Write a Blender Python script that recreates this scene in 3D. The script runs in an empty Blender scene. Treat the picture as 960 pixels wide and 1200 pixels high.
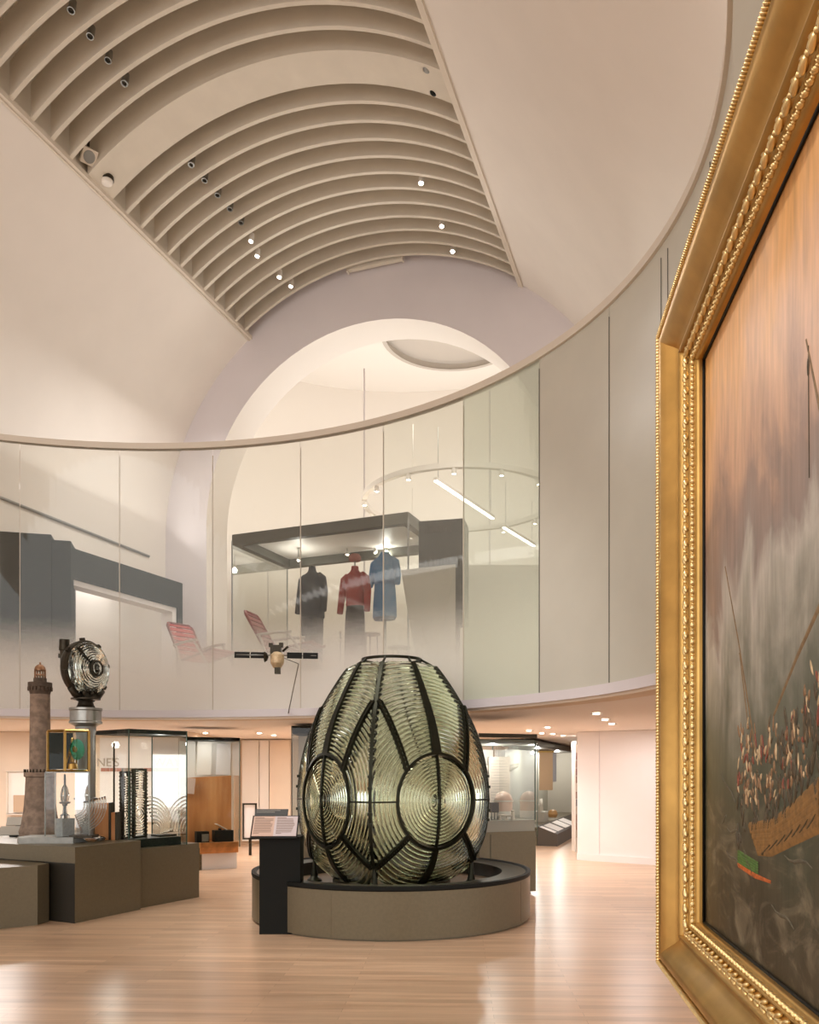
import bpy, math, random
from mathutils import Vector, Matrix
random.seed(4)
H = 1.6            # camera height, m
F = 960.0          # focal length in pixels of the 960 x 1200 frame
CX, HY = 480.0, 904.0
U = H / 1.5
PI = math.pi
scn = bpy.context.scene
COL = scn.collection

# ---------------------------------------------------------------- geometry of the place, surveyed from the photograph
def at(px, py, d):
    return Vector(((px - CX) / F * d, d, H - (py - HY) / F * d))
def lin(v):
    v /= 255.0
    return v / 12.92 if v <= 0.04045 else ((v + 0.055) / 1.055) ** 2.4
def rgb(r, g, b):
    return (lin(r), lin(g), lin(b), 1.0)

# ---------------------------------------------------------------- materials
MATS = {}
def mat(name, color, rough=0.6, metal=0.0, noise=0.0, nscale=8.0, bump=0.0, spec=0.4, stretch=None):
    if name in MATS: return MATS[name]
    m = bpy.data.materials.new(name); m.use_nodes = True
    nt = m.node_tree; b = nt.nodes['Principled BSDF']
    b.inputs['Base Color'].default_value = color
    b.inputs['Roughness'].default_value = rough
    b.inputs['Metallic'].default_value = metal
    b.inputs['Specular IOR Level'].default_value = spec
    if noise or bump:
        tc = nt.nodes.new('ShaderNodeTexCoord'); n = nt.nodes.new('ShaderNodeTexNoise')
        n.inputs['Scale'].default_value = nscale; n.inputs['Detail'].default_value = 5
        if stretch:
            mp = nt.nodes.new('ShaderNodeMapping'); mp.inputs['Scale'].default_value = stretch
            nt.links.new(tc.outputs['Object'], mp.inputs['Vector']); nt.links.new(mp.outputs['Vector'], n.inputs['Vector'])
        else:
            nt.links.new(tc.outputs['Object'], n.inputs['Vector'])
        if noise:
            r = nt.nodes.new('ShaderNodeValToRGB')
            r.color_ramp.elements[0].position = 0.3; r.color_ramp.elements[1].position = 0.7
            r.color_ramp.elements[0].color = tuple(x * (1 - noise) for x in color[:3]) + (1,)
            r.color_ramp.elements[1].color = tuple(min(1, x * (1 + noise)) for x in color[:3]) + (1,)
            nt.links.new(n.outputs['Fac'], r.inputs['Fac']); nt.links.new(r.outputs['Color'], b.inputs['Base Color'])
        if bump:
            bp = nt.nodes.new('ShaderNodeBump'); bp.inputs['Strength'].default_value = bump; bp.inputs['Distance'].default_value = 0.01
            nt.links.new(n.outputs['Fac'], bp.inputs['Height']); nt.links.new(bp.outputs['Normal'], b.inputs['Normal'])
    MATS[name] = m
    return m
def emit(name, color, strength):
    if name in MATS: return MATS[name]
    m = bpy.data.materials.new(name); m.use_nodes = True
    b = m.node_tree.nodes['Principled BSDF']
    b.inputs['Base Color'].default_value = color
    b.inputs['Emission Color'].default_value = color; b.inputs['Emission Strength'].default_value = strength
    MATS[name] = m
    return m
def thin_glass(name, tint=(0.95, 0.97, 0.95, 1), refl=0.06, haze=0.0, haze_col=(0.75, 0.73, 0.68, 1), grad=None):
    """clear sheet glass: see-through + mirror reflection growing at grazing angles, + printed white dots (haze)"""
    if name in MATS: return MATS[name]
    m = bpy.data.materials.new(name); m.use_nodes = True
    nt = m.node_tree; nt.nodes.clear(); N = nt.nodes.new; L = nt.links.new
    out = N('ShaderNodeOutputMaterial'); tr = N('ShaderNodeBsdfTransparent'); gl = N('ShaderNodeBsdfGlossy')
    tr.inputs['Color'].default_value = tint; gl.inputs['Roughness'].default_value = 0.02
    fr = N('ShaderNodeFresnel'); fr.inputs['IOR'].default_value = 1.3
    sc = N('ShaderNodeMath'); sc.operation = 'MULTIPLY_ADD'; sc.inputs[1].default_value = 0.6; sc.inputs[2].default_value = refl * 0.4
    L(fr.outputs['Fac'], sc.inputs[0])
    mx = N('ShaderNodeMixShader'); L(sc.outputs[0], mx.inputs['Fac']); L(tr.outputs[0], mx.inputs[1]); L(gl.outputs[0], mx.inputs[2])
    last = mx
    if haze or grad:
        df = N('ShaderNodeBsdfDiffuse'); df.inputs['Color'].default_value = haze_col
        tl = N('ShaderNodeBsdfTranslucent'); tl.inputs['Color'].default_value = haze_col
        dm = N('ShaderNodeMixShader'); dm.inputs['Fac'].default_value = 0.3
        L(df.outputs[0], dm.inputs[1]); L(tl.outputs[0], dm.inputs[2])
        m2 = N('ShaderNodeMixShader')
        if grad:
            ge = N('ShaderNodeNewGeometry'); sx = N('ShaderNodeSeparateXYZ'); L(ge.outputs['Position'], sx.inputs[0])
            mr = N('ShaderNodeMapRange'); mr.interpolation_type = 'SMOOTHSTEP'
            mr.inputs['From Min'].default_value = grad[0]; mr.inputs['From Max'].default_value = grad[1]
            mr.inputs['To Min'].default_value = grad[2]; mr.inputs['To Max'].default_value = haze
            L(sx.outputs['Z'], mr.inputs['Value'])
            wn = N('ShaderNodeTexWhiteNoise'); wn.noise_dimensions = '3D'; vm = N('ShaderNodeVectorMath'); vm.operation = 'SNAP'; vm.inputs[1].default_value = (.0007, .0007, .0007)
            L(ge.outputs['Position'], vm.inputs[0]); L(vm.outputs[0], wn.inputs['Vector'])
            lt = N('ShaderNodeMath'); lt.operation = 'LESS_THAN'; L(wn.outputs['Value'], lt.inputs[0]); L(mr.outputs['Result'], lt.inputs[1]); L(lt.outputs[0], m2.inputs['Fac'])
        else:
            m2.inputs['Fac'].default_value = haze
        L(mx.outputs[0], m2.inputs[1]); L(dm.outputs[0], m2.inputs[2]); last = m2
    L(last.outputs[0], out.inputs['Surface'])
    MATS[name] = m
    return m
def solid_glass(name, color, ior=1.5, rough=0.0):
    if name in MATS: return MATS[name]
    m = bpy.data.materials.new(name); m.use_nodes = True
    nt = m.node_tree; nt.nodes.clear()
    out = nt.nodes.new('ShaderNodeOutputMaterial'); g = nt.nodes.new('ShaderNodeBsdfGlass')
    g.inputs['Color'].default_value = color; g.inputs['IOR'].default_value = ior; g.inputs['Roughness'].default_value = rough
    nt.links.new(g.outputs[0], out.inputs['Surface'])
    MATS[name] = m
    return m
def wood(name, dark, light, scale, rough=0.4, plank=None, rot=0.0):
    if name in MATS: return MATS[name]
    m = bpy.data.materials.new(name); m.use_nodes = True
    nt = m.node_tree; b = nt.nodes['Principled BSDF']; N = nt.nodes.new; L = nt.links.new
    tc = N('ShaderNodeTexCoord'); mp = N('ShaderNodeMapping'); mp.inputs['Scale'].default_value = scale; mp.inputs['Rotation'].default_value = (0, 0, rot)
    L(tc.outputs['Object'], mp.inputs['Vector'])
    n = N('ShaderNodeTexNoise'); n.inputs['Scale'].default_value = 1.0; n.inputs['Detail'].default_value = 6; n.inputs['Distortion'].default_value = 0.4
    L(mp.outputs['Vector'], n.inputs['Vector'])
    r = N('ShaderNodeValToRGB'); r.color_ramp.elements[0].position = 0.3; r.color_ramp.elements[1].position = 0.7
    r.color_ramp.elements[0].color = dark; r.color_ramp.elements[1].color = light
    L(n.outputs['Fac'], r.inputs['Fac']); src = r.outputs['Color']
    if plank:
        m2 = N('ShaderNodeMapping'); m2.inputs['Rotation'].default_value = (0, 0, rot); L(tc.outputs['Object'], m2.inputs['Vector'])
        br = N('ShaderNodeTexBrick'); br.inputs['Scale'].default_value = 1.0
        br.inputs['Brick Width'].default_value = plank[0]; br.inputs['Row Height'].default_value = plank[1]
        br.inputs['Mortar Size'].default_value = 0.0015; br.offset_frequency = 2; br.offset = 0.37
        br.inputs['Color1'].default_value = (0.86, 0.84, 0.82, 1); br.inputs['Color2'].default_value = (1.08, 1.06, 1.04, 1); br.inputs['Mortar'].default_value = (0.6, 0.55, 0.5, 1)
        L(m2.outputs['Vector'], br.inputs['Vector'])
        mu = N('ShaderNodeMix'); mu.data_type = 'RGBA'; mu.blend_type = 'MULTIPLY'; mu.inputs['Factor'].default_value = 1.0
        L(src, mu.inputs['A']); L(br.outputs['Color'], mu.inputs['B']); src = mu.outputs['Result']
    L(src, b.inputs['Base Color']); b.inputs['Roughness'].default_value = rough
    MATS[name] = m
    return m
def brick_stone(name, col, mortar, bw, bh):
    if name in MATS: return MATS[name]
    m = bpy.data.materials.new(name); m.use_nodes = True
    nt = m.node_tree; b = nt.nodes['Principled BSDF']; N = nt.nodes.new; L = nt.links.new
    tc = N('ShaderNodeTexCoord'); n = N('ShaderNodeTexNoise'); n.inputs['Scale'].default_value = 14; n.inputs['Detail'].default_value = 8
    L(tc.outputs['Object'], n.inputs['Vector'])
    r = N('ShaderNodeValToRGB'); r.color_ramp.elements[0].position = 0.35; r.color_ramp.elements[1].position = 0.65
    r.color_ramp.elements[0].color = tuple(x * 0.72 for x in col[:3]) + (1,); r.color_ramp.elements[1].color = tuple(x * 1.2 for x in col[:3]) + (1,)
    L(n.outputs['Fac'], r.inputs['Fac']); L(r.outputs['Color'], b.inputs['Base Color'])
    bp = N('ShaderNodeBump'); bp.inputs['Strength'].default_value = 0.5; bp.inputs['Distance'].default_value = 0.01
    L(n.outputs['Fac'], bp.inputs['Height']); L(bp.outputs['Normal'], b.inputs['Normal'])
    b.inputs['Roughness'].default_value = 0.85
    MATS[name] = m
    return m

PLASTER = mat('plaster_white', rgb(234, 227, 219), 0.75, noise=0.02, nscale=1.5)
PLASTER2 = mat('plaster_lilac', rgb(219, 212, 214), 0.8, noise=0.02, nscale=1.5)
FINM = mat('fin_white', rgb(214, 205, 190), 0.6, noise=0.03, nscale=3)
BEIGE = mat('wall_beige', rgb(226, 208, 188), 0.8, noise=0.03, nscale=2)
WHITEW = mat('wall_white', rgb(232, 226, 224), 0.7, noise=0.015, nscale=2)
WHITE = mat('white_paint', rgb(236, 230, 222), 0.5)
BLACK = mat('black_paint', rgb(15, 16, 12), 0.6, spec=.2)
CHAR = mat('charcoal_wall', rgb(42, 46, 41), 0.7, noise=0.12, nscale=3)
OLIVE = mat('olive_metal', rgb(108, 98, 77), 0.38, 0.3, noise=0.06, nscale=40)
OLIVED = mat('olive_metal_dark', rgb(52, 48, 38), 0.5, 0.4)
DECK = mat('deck_dark', rgb(62, 60, 52), 0.32, 0.5, noise=0.1, nscale=12)
BRONZE = mat('dark_bronze', rgb(38, 38, 27), 0.38, 0.75, noise=0.2, nscale=25)
STEEL = mat('steel', rgb(150, 148, 142), 0.28, 0.9, noise=0.08, nscale=20)
IRON = mat('black_iron', rgb(58, 52, 42), 0.4, 0.7, noise=0.2, nscale=30)
GREYP = mat('grey_paint', rgb(150, 150, 146), 0.45, 0.2)
SILVER = mat('bright_rail', rgb(222, 212, 198), 0.4, 0.1)
BRASS = mat('brass', rgb(176, 140, 78), 0.3, 0.9, noise=0.1, nscale=30)
COPPER = mat('copper', rgb(160, 122, 94), 0.35, 0.85)
GOLD = mat('gold_leaf', rgb(194, 154, 88), 0.33, 0.85, noise=0.16, nscale=7, bump=0.08, stretch=(1, 1, 1))
GOLDL = mat('gold_bright', rgb(232, 206, 150), 0.3, 0.85, noise=0.12, nscale=25)
GAP = mat('dark_joint', rgb(60, 58, 50), 0.6)
OAK = wood('oak_panel', rgb(170, 105, 55), rgb(204, 142, 84), (7, 7, 0.7), 0.5)
BURL = mat('burl_wood', rgb(190, 125, 70), 0.4, noise=0.25, nscale=9)
FLOORM = wood('oak_floor', rgb(182, 150, 122), rgb(206, 176, 148), (0.9, 11, 1), 0.28, plank=(1.6, 0.085), rot=0.06)
CASEGL = thin_glass('case_glass', (0.93, 0.96, 0.93, 1), 0.07)
LENSGL = solid_glass('lens_glass', (0.945, 0.98, 0.905, 1), 1.5, 0.025)
LENSG2 = solid_glass('clear_glass', (0.98, 0.995, 0.985, 1), 1.5, 0.03)
LAMPON = emit('lamp_on', (1, 0.93, 0.82, 1), 30)
LAMPSOFT = emit('lamp_soft', (1, 0.94, 0.86, 1), 9)
STONE = brick_stone('model_stone', rgb(146, 126, 110), None, 1, 1)

# ---------------------------------------------------------------- mesh builder
def wloc(o):
    v = Vector((0, 0, 0))
    while o is not None:
        v += o.location; o = o.parent
    return v
class MB:
    def __init__(s): s.v = []; s.f = []; s.sm = []
    def add(s, vs, fs, smooth=False):
        n = len(s.v); s.v += [tuple(p) for p in vs]
        s.f += [tuple(i + n for i in f) for f in fs]; s.sm += [smooth] * len(fs)
        return s
    def hexa(s, p):   # 8 points: bottom 4, top 4
        return s.add(p, [(3, 2, 1, 0), (4, 5, 6, 7), (0, 1, 5, 4), (1, 2, 6, 5), (2, 3, 7, 6), (3, 0, 4, 7)])
    def box(s, c, size, ax=None):
        c = Vector(c); X, Y, Z = ax if ax else (Vector((1, 0, 0)), Vector((0, 1, 0)), Vector((0, 0, 1)))
        a, b, d = [q / 2 for q in size]
        return s.hexa([c + X * sx * a + Y * sy * b + Z * sz * d for sz in (-1, 1) for sx, sy in ((-1, -1), (1, -1), (1, 1), (-1, 1))])
    def prism(s, poly, z0, z1):
        n = len(poly)
        ar = sum(poly[i][0] * poly[(i + 1) % n][1] - poly[(i + 1) % n][0] * poly[i][1] for i in range(n))
        if ar < 0: poly = poly[::-1]
        vs = [(p[0], p[1], z0) for p in poly] + [(p[0], p[1], z1) for p in poly]
        fs = [tuple(range(n - 1, -1, -1)), tuple(range(n, 2 * n))] + [(i, (i + 1) % n, n + (i + 1) % n, n + i) for i in range(n)]
        return s.add(vs, fs)
    def tube(s, pts, r, n=8, cap=True, smooth=True):
        pts = [Vector(p) for p in pts]; rs = r if isinstance(r, (list, tuple)) else [r] * len(pts)
        vs = []; up = None
        for i, p in enumerate(pts):
            t = (pts[min(i + 1, len(pts) - 1)] - pts[max(i - 1, 0)]).normalized()
            if up is None: up = Vector((0, 0, 1)) if abs(t.z) < 0.9 else Vector((1, 0, 0))
            a = t.cross(up).normalized(); b = a.cross(t).normalized(); up = b
            for k in range(n):
                an = 2 * PI * k / n
                vs.append(p + (a * math.cos(an) + b * math.sin(an)) * rs[i])
        fs = [(i * n + k, (i + 1) * n + k, (i + 1) * n + (k + 1) % n, i * n + (k + 1) % n) for i in range(len(pts) - 1) for k in range(n)]
        s.add(vs, fs, smooth)
        if cap:
            m = len(pts)
            s.f.append(tuple(len(s.v) - m * n + k for k in range(n))); s.sm.append(False)
            s.f.append(tuple(len(s.v) - n + k for k in range(n))[::-1]); s.sm.append(False)
        return s
    def lathe(s, prof, c=(0, 0, 0), n=32, axis=None, smooth=True, sharp=True):
        """prof: list of (r, h).  axis = (X, Y, Z) frame"""
        c = Vector(c); X, Y, Z = axis if axis else (Vector((1, 0, 0)), Vector((0, 1, 0)), Vector((0, 0, 1)))
        ring = lambda r, h: [c + (X * math.cos(2 * PI * k / n) + Y * math.sin(2 * PI * k / n)) * r + Z * h for k in range(n)]
        for (r0, h0), (r1, h1) in zip(prof[:-1], prof[1:]):
            s.add(ring(max(r0, 1e-4), h0) + ring(max(r1, 1e-4), h1), [(k, (k + 1) % n, n + (k + 1) % n, n + k) for k in range(n)], smooth)
        return s
    def ellip(s, c, r, nu=10, nv=6, ax=None):
        c = Vector(c); X, Y, Z = ax if ax else (Vector((1, 0, 0)), Vector((0, 1, 0)), Vector((0, 0, 1)))
        vs = []
        for j in range(nv + 1):
            th = PI * j / nv
            for i in range(nu):
                ph = 2 * PI * i / nu
                vs.append(c + X * r[0] * math.sin(th) * math.cos(ph) + Y * r[1] * math.sin(th) * math.sin(ph) + Z * r[2] * math.cos(th))
        return s.add(vs, [(j * nu + i, (j + 1) * nu + i, (j + 1) * nu + (i + 1) % nu, j * nu + (i + 1) % nu) for j in range(nv) for i in range(nu)], True)
    def grid(s, rows, smooth=True, closed=False):
        m = len(rows[0]); vs = [p for r in rows for p in r]
        q = m if closed else m - 1
        return s.add(vs, [(j * m + i, j * m + (i + 1) % m, (j + 1) * m + (i + 1) % m, (j + 1) * m + i) for j in range(len(rows) - 1) for i in range(q)], smooth)
    def build(s, name, m, parent=None, origin=None):
        if parent is not None: o = wloc(parent)
        elif origin is not None: o = Vector(origin)
        else:
            o = Vector((sum(p[0] for p in s.v) / len(s.v), sum(p[1] for p in s.v) / len(s.v), min(p[2] for p in s.v)))
        me = bpy.data.meshes.new(name)
        me.from_pydata([(p[0] - o.x, p[1] - o.y, p[2] - o.z) for p in s.v], [], s.f)
        me.polygons.foreach_set('use_smooth', s.sm); me.update()
        if m is not None: me.materials.append(m)
        ob = bpy.data.objects.new(name, me); COL.objects.link(ob)
        if parent is not None: ob.parent = parent
        else: ob.location = o
        return ob
def tag(o, label, cat, group=None):
    o['label'] = label; o['category'] = cat
    if group: o['group'] = group
    return o
def thing(name, label, cat, loc, group=None):
    o = bpy.data.objects.new(name, None); COL.objects.link(o); o.location = loc; o.empty_display_size = 0.1
    return tag(o, label, cat, group)
def struct(name, mb, m, parent=None):
    o = mb.build(name, m, parent)
    o['kind'] = 'structure'
    return o
def V(x, y, z=0.0): return Vector((x, y, z))
ORD = ['first', 'second', 'third', 'fourth', 'fifth', 'sixth', 'seventh', 'eighth', 'ninth', 'tenth', 'eleventh', 'twelfth', 'thirteenth', 'fourteenth', 'fifteenth', 'sixteenth', 'seventeenth']

# ---------------------------------------------------------------- vault frame:  s along axis, L lateral
A0 = Vector((-0.6, 14.9, 0)); AX = Vector((0.327, 0.945, 0)).normalized(); BX = Vector((AX.y, -AX.x, 0))
RV, ZC = 4.57, 6.24
def vp(s, L, z): return A0 + AX * s + BX * L + Vector((0, 0, z))
def arcz(L, off=0.0): return ZC + math.sqrt(max(0.0, RV * RV - L * L)) + off
def vault_hit(px, py, off=0.0):
    d = 12.0
    for _ in range(40):
        p = at(px, py, d); L = (p - A0).dot(BX)
        d = d * 0.5 + 0.5 * (arcz(max(-4.4, min(4.4, L)), off) - H) * F / (HY - py)
    p = at(px, py, d)
    return p, (p - A0).dot(AX), (p - A0).dot(BX)
S0, S1 = -20.0, 0.06
HW = 2.62      # half width of the finned slot

# left vault + wall
mb = MB()
prof = [(-RV, 2.44), (-RV, ZC)]
n = 26; a1 = math.asin(HW / RV)
for i in range(1, n + 1):
    a = PI / 2 + (a1 - PI / 2) * i / n
    prof.append((-RV * math.sin(a), ZC + RV * math.cos(a)))
mb.grid([[vp(s, L, z) for (L, z) in prof] for s in (S0, S1)])
struct('wall_left', mb, PLASTER)
# right sweep of the ceiling
mb = MB()
prof = []
for i in range(0, 11):
    L = HW + (3.63 - HW) * i / 10; prof.append((L, arcz(L)))
for L, z in ((4.1, 8.48), (4.6, 7.93), (5.2, 7.32), (5.7, 6.86), (6.4, 6.35), (7.2, 6.0), (9.0, 6.0)): prof.append((L, z))
mb.grid([[vp(s, L, z) for (L, z) in prof] for s in (S0, S1)])
struct('ceiling_right', mb, PLASTER)
# recess above the fins
mb = MB(); pr = [(-HW - .05, arcz(HW) - 0.02), (-HW - .05, arcz(HW) + 0.75)]
for i in range(17):
    L = -HW + 2 * HW * i / 16; pr.append((L, arcz(L, 0.8)))
pr += [(HW + .05, arcz(HW) + 0.75), (HW + .05, arcz(HW) - 0.02)]
mb.grid([[vp(s, L, z) for (L, z) in pr] for s in (S0, S1)], smooth=False)
struct('ceiling', mb, FINM)
# the two rails edging the slot
for i, sg in enumerate((-1, 1)):
    mb = MB(); zz = arcz(HW)
    for (l0, l1, z0, z1) in ((HW - .02, HW + .10, zz - .05, zz + .02), (HW + .03, HW + .055, zz - .075, zz - .05)):
        P = [vp(s, sg * L, z) for s in (S0, S1) for (L, z) in ((l0, z0), (l1, z0), (l1, z1), (l0, z1))]
        mb.hexa(P)
    struct('trim_%d' % (i + 1), mb, SILVER)

# far end wall with its arched opening
RO, ZO, LO = 3.42, 6.43, -0.2
def holed_wall(s, out):
    """grid between the arch outline and an outer rectangle"""
    inner = [(LO - RO, 2.44)] + [(LO - RO * math.cos(PI * i / 40), ZO + RO * math.sin(PI * i / 40)) for i in range(41)] + [(LO + RO, 2.44)]
    outer = []
    for (l, z) in inner:
        if z <= ZO: outer.append((-6.5 if l < LO else 7.5, z))
        else:
            dl, dz = l - LO, z - ZO; k = min(6.3 / max(1e-6, abs(dl)), 6.0 / max(1e-6, dz)); outer.append((LO + dl * k, ZO + dz * k))
    return [[vp(s, *q) for q in inner], [vp(s, *q) for q in outer]], [vp(s + out, *q) for q in inner]
rows, rev = holed_wall(S1, 0.75)
mb = MB(); mb.grid(rows, smooth=False)
struct('wall_far', mb, PLASTER2)
mb = MB(); mb.grid([rows[0], rev]); mb.grid([[vp(S1 + .75, (q - A0).dot(BX), q.z) for q in r] for r in rows], smooth=False)
struct('trim_3', mb, WHITE)

# bright gallery beyond the arch
mb = MB(); zt = 12.4; pts = []
for i in range(25):
    a = PI * i / 24
    pts.append((-6.4 * math.cos(a), 3.0 + 5.5 * math.sin(a)))
pts = [(-6.4, 0.82)] + pts + [(6.4, 0.82)]
mb.grid([[vp(s, L, 2.44) for (L, s) in pts], [vp(s, L, zt) for (L, s) in pts]])
struct('wall_back_gallery', mb, WHITE)
mb = MB()
oc = at(532, 366, 20.2); oc = Vector((oc.x, oc.y, zt)); orad = 1.75
ring0 = [oc + Vector((math.cos(a) * orad, math.sin(a) * orad, 0)) for a in [2 * PI * i / 48 for i in range(48)]]
ring1 = [oc + Vector((math.cos(a) * 12, math.sin(a) * 12, 0)) for a in [2 * PI * i / 48 for i in range(48)]]
mb.grid([ring0, ring1], smooth=False, closed=True)
struct('ceiling_back_gallery', mb, WHITE)
mb = MB()
mb.lathe([(orad, -0.02), (orad, 0.12), (0.0, 0.14)], oc, 48)
mb.lathe([(orad - .05, -0.05), (orad + .06, -0.05), (orad + .06, 0.02)], oc, 48)
struct('ceiling_oculus', mb, mat('oculus_grey', rgb(196, 188, 178), .8))

# ---------------------------------------------------------------- ceiling fins
def fin_mesh(s, th, h, lip=True):
    mb = MB(); N = 30
    for (t, z0, z1) in (((th, 0.0, h), (th + 0.03, -0.012, 0.018)) if lip else ((th, 0.0, h),)):
        rows = []
        for i in range(N + 1):
            L = -HW + .01 + (2 * HW - .02) * i / N
            rows.append([vp(s - t / 2, L, arcz(L, z0)), vp(s + t / 2, L, arcz(L, z0)), vp(s + t / 2, L, arcz(L, z1)), vp(s - t / 2, L, arcz(L, z1))])
        mb.grid(rows, smooth=False, closed=True)
        mb.add(rows[0], [(0, 1, 2, 3)]); mb.add(rows[-1], [(3, 2, 1, 0)])
    return mb
SK = lambda D: (D - 15.75) / 0.945
far_s = [SK(15.57 - .3265 * k) for k in range(11)]
near_s = [SK(11.2 - .3265 * k) for k in range(12)]
p0 = vp(far_s[0], 0, 0); base = None
for k, s in enumerate(far_s):
    o = fin_mesh(s, .028, .46).build('ceiling_fin', FINM, origin=vp(s, 0, arcz(0)))
    lab = 'slim curved white ceiling fin, nearest the far arch' if k == 0 else '%s slim curved white ceiling fin counting from the far arch' % ORD[k]
    tag(o, lab, 'ceiling fin', 'curved fins spanning the ceiling slot')
for k, s in enumerate(near_s):
    o = fin_mesh(s, .028, .46).build('ceiling_fin', FINM, origin=vp(s, 0, arcz(0)))
    lab = 'slim curved white ceiling fin next to the wide beam, on its near side' if k == 0 else '%s slim curved white ceiling fin from the wide beam toward the viewer' % ORD[k]
    tag(o, lab, 'ceiling fin', 'curved fins spanning the ceiling slot')
sb0, sb1 = SK(11.52), SK(12.02)
o = fin_mesh((sb0 + sb1) / 2, sb1 - sb0, .5, False).build('ceiling_beam', FINM, origin=vp((sb0 + sb1) / 2, 0, arcz(0)))
tag(o, 'wide solid curved beam among the slim ceiling fins', 'ceiling beam')

# small spotlights hung between the fins
gaps = sorted([(a + b) / 2 for a, b in zip(far_s[:-1], far_s[1:])] + [(a + b) / 2 for a, b in zip(near_s[:-1], near_s[1:])])
def spot(px, py, lit, label, group, zoff=0.1):
    p, s, L = vault_hit(px, py, zoff)
    s = min(gaps, key=lambda g: abs(g - s)); q = vp(s, L, arcz(L, zoff))
    r = thing('track_spotlight', label, 'spotlight', q, group)
    d = (Vector((-.1, -.25, -1))).normalized(); X = d.cross(Vector((1, 0, 0))).normalized(); Y = d.cross(X)
    mb = MB(); mb.lathe([(0, -.09), (.038, -.09), (.045, -.02), (.045, .06), (.036, .06), (.032, .035)], q, 14, (X, Y, d)); mb.build('spot_body', WHITE if lit else STEEL, r)
    mb = MB(); mb.tube([q - d * .06, q + Vector((0, 0, .3))], .012, 6); mb.build('stem', STEEL if not lit else WHITE, r)
    mb = MB(); mb.lathe([(0, .046), (.034, .04)], q, 14, (X, Y, d)); mb.build('spot_lens', LAMPON if lit else IRON, r)
    return q, r
un = [(94, 20), (116, 50), (135, 76), (154, 102), (171, 124), (199, 159), (216, 178), (231, 197), (246, 215), (261, 232), (274, 247), (287, 263)]
for i, (x, y) in enumerate(un):
    spot(x, y, False, ('unlit spotlight on the left run of ceiling spots, nearest the viewer' if i == 0 else '%s unlit spotlight on the left ceiling run, counting from the viewer' % ORD[i]), 'unlit spotlights between the ceiling fins')
lits = [(298, 284, 'left'), (305, 301, 'left'), (331, 326, 'left'), (343, 335, 'left'), (497, 218, 'right'), (518, 262, 'right'), (530, 290, 'right')]
LIT = []
for i, (x, y, sd) in enumerate(lits):
    j = i if sd == 'left' else i - 4
    q, r = spot(x, y, True, '%s glowing white spotlight of the %s ceiling group, counting toward the far arch' % (ORD[j], sd), 'lit spotlights between the ceiling fins', 0.02)
    LIT.append(q)
# speaker, smoke detector, cameras and tube light at the wide beam
q, s, L = vault_hit(104, 183, .12)
r = thing('ceiling_speaker', 'square loudspeaker with round grille at the left end of the ceiling beam', 'speaker', q)
d = Vector((.45, -.5, -.74)).normalized(); X = d.cross(Vector((0, 0, 1))).normalized(); Y = d.cross(X)
MB().box(q, (.2, .2, .06), (X, Y, d)).build('case', SILVER, r)
MB().lathe([(0, .034), (.075, .034), (.08, .03)], q, 20, (X, Y, d)).build('grille', GREYP, r)
MB().tube([q, q - d * .05, q + Vector((0, 0, .3))], .02, 8).build('bracket', IRON, r)
q, s, L = vault_hit(119, 205, 0.0); q = vp((sb0 + sb1) / 2, L, arcz(L))
r = thing('smoke_detector', 'round white smoke detector under the left end of the wide ceiling beam', 'smoke detector', q)
MB().lathe([(.08, .03), (.085, -.02), (.07, -.05), (.03, -.06), (0, -.06)], q, 24).build('detector_head', WHITE, r)
MB().lathe([(.095, .05), (.095, .0), (.06, -.01)], q, 24).build('mount', IRON, r)
for (x, y, lb, nm) in ((509, 107, 'black and white dome camera at the right end of the wide ceiling beam', 'dome_camera'), (501, 80, 'grey round camera tucked in beside the right rail above the beam', 'dome_camera')):
    q, s, L = vault_hit(x, y, .03)
    r = thing(nm, lb, 'camera', q)
    MB().lathe([(.07, .12), (.075, .02), (.06, -.01)], q, 20).build('housing', WHITE, r)
    MB().ellip(q, (.055, .055, .05), 14, 8).build('dome', BLACK if y > 100 else GREYP, r)
def tube_light(px0, py0, px1, py1, off, label, mlamp):
    a, s, L = vault_hit(px0, py0, off); b, s2, L2 = vault_hit(px1, py1, off)
    s = min((s + s2) / 2, S1 - .12); a = vp(s, L, arcz(L, off)); b = vp(s, L2, arcz(L2, off)); c = (a + b) / 2
    r = thing('tube_light', label, 'light fitting', c)
    X = (b - a).normalized(); Z = AX.cross(X); 
    MB().box(c, ((b - a).length, .09, .07), (X, AX, Z)).build('tray', FINM, r)
    MB().tube([a - Z * .05, b - Z * .05], .02, 8).build('tube', WHITE, r)
    for e in (a, b): MB().box(e, (.03, .1, .12), (X, AX, Z)).build('end_cap', SILVER, r)
tube_light(254, 98, 337, 76, .2, 'long white tube light along the near face of the wide beam', WHITE)
tube_light(412, 322, 474, 306, .02, 'short white tube light at the foot of the last fins above the arch', WHITE)

# ---------------------------------------------------------------- floor
mb = MB(); mb.grid([[V(-30, -14), V(30, -14)], [V(-30, 40), V(30, 40)]], smooth=False)
o = struct('floor', mb, FLOORM)

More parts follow.
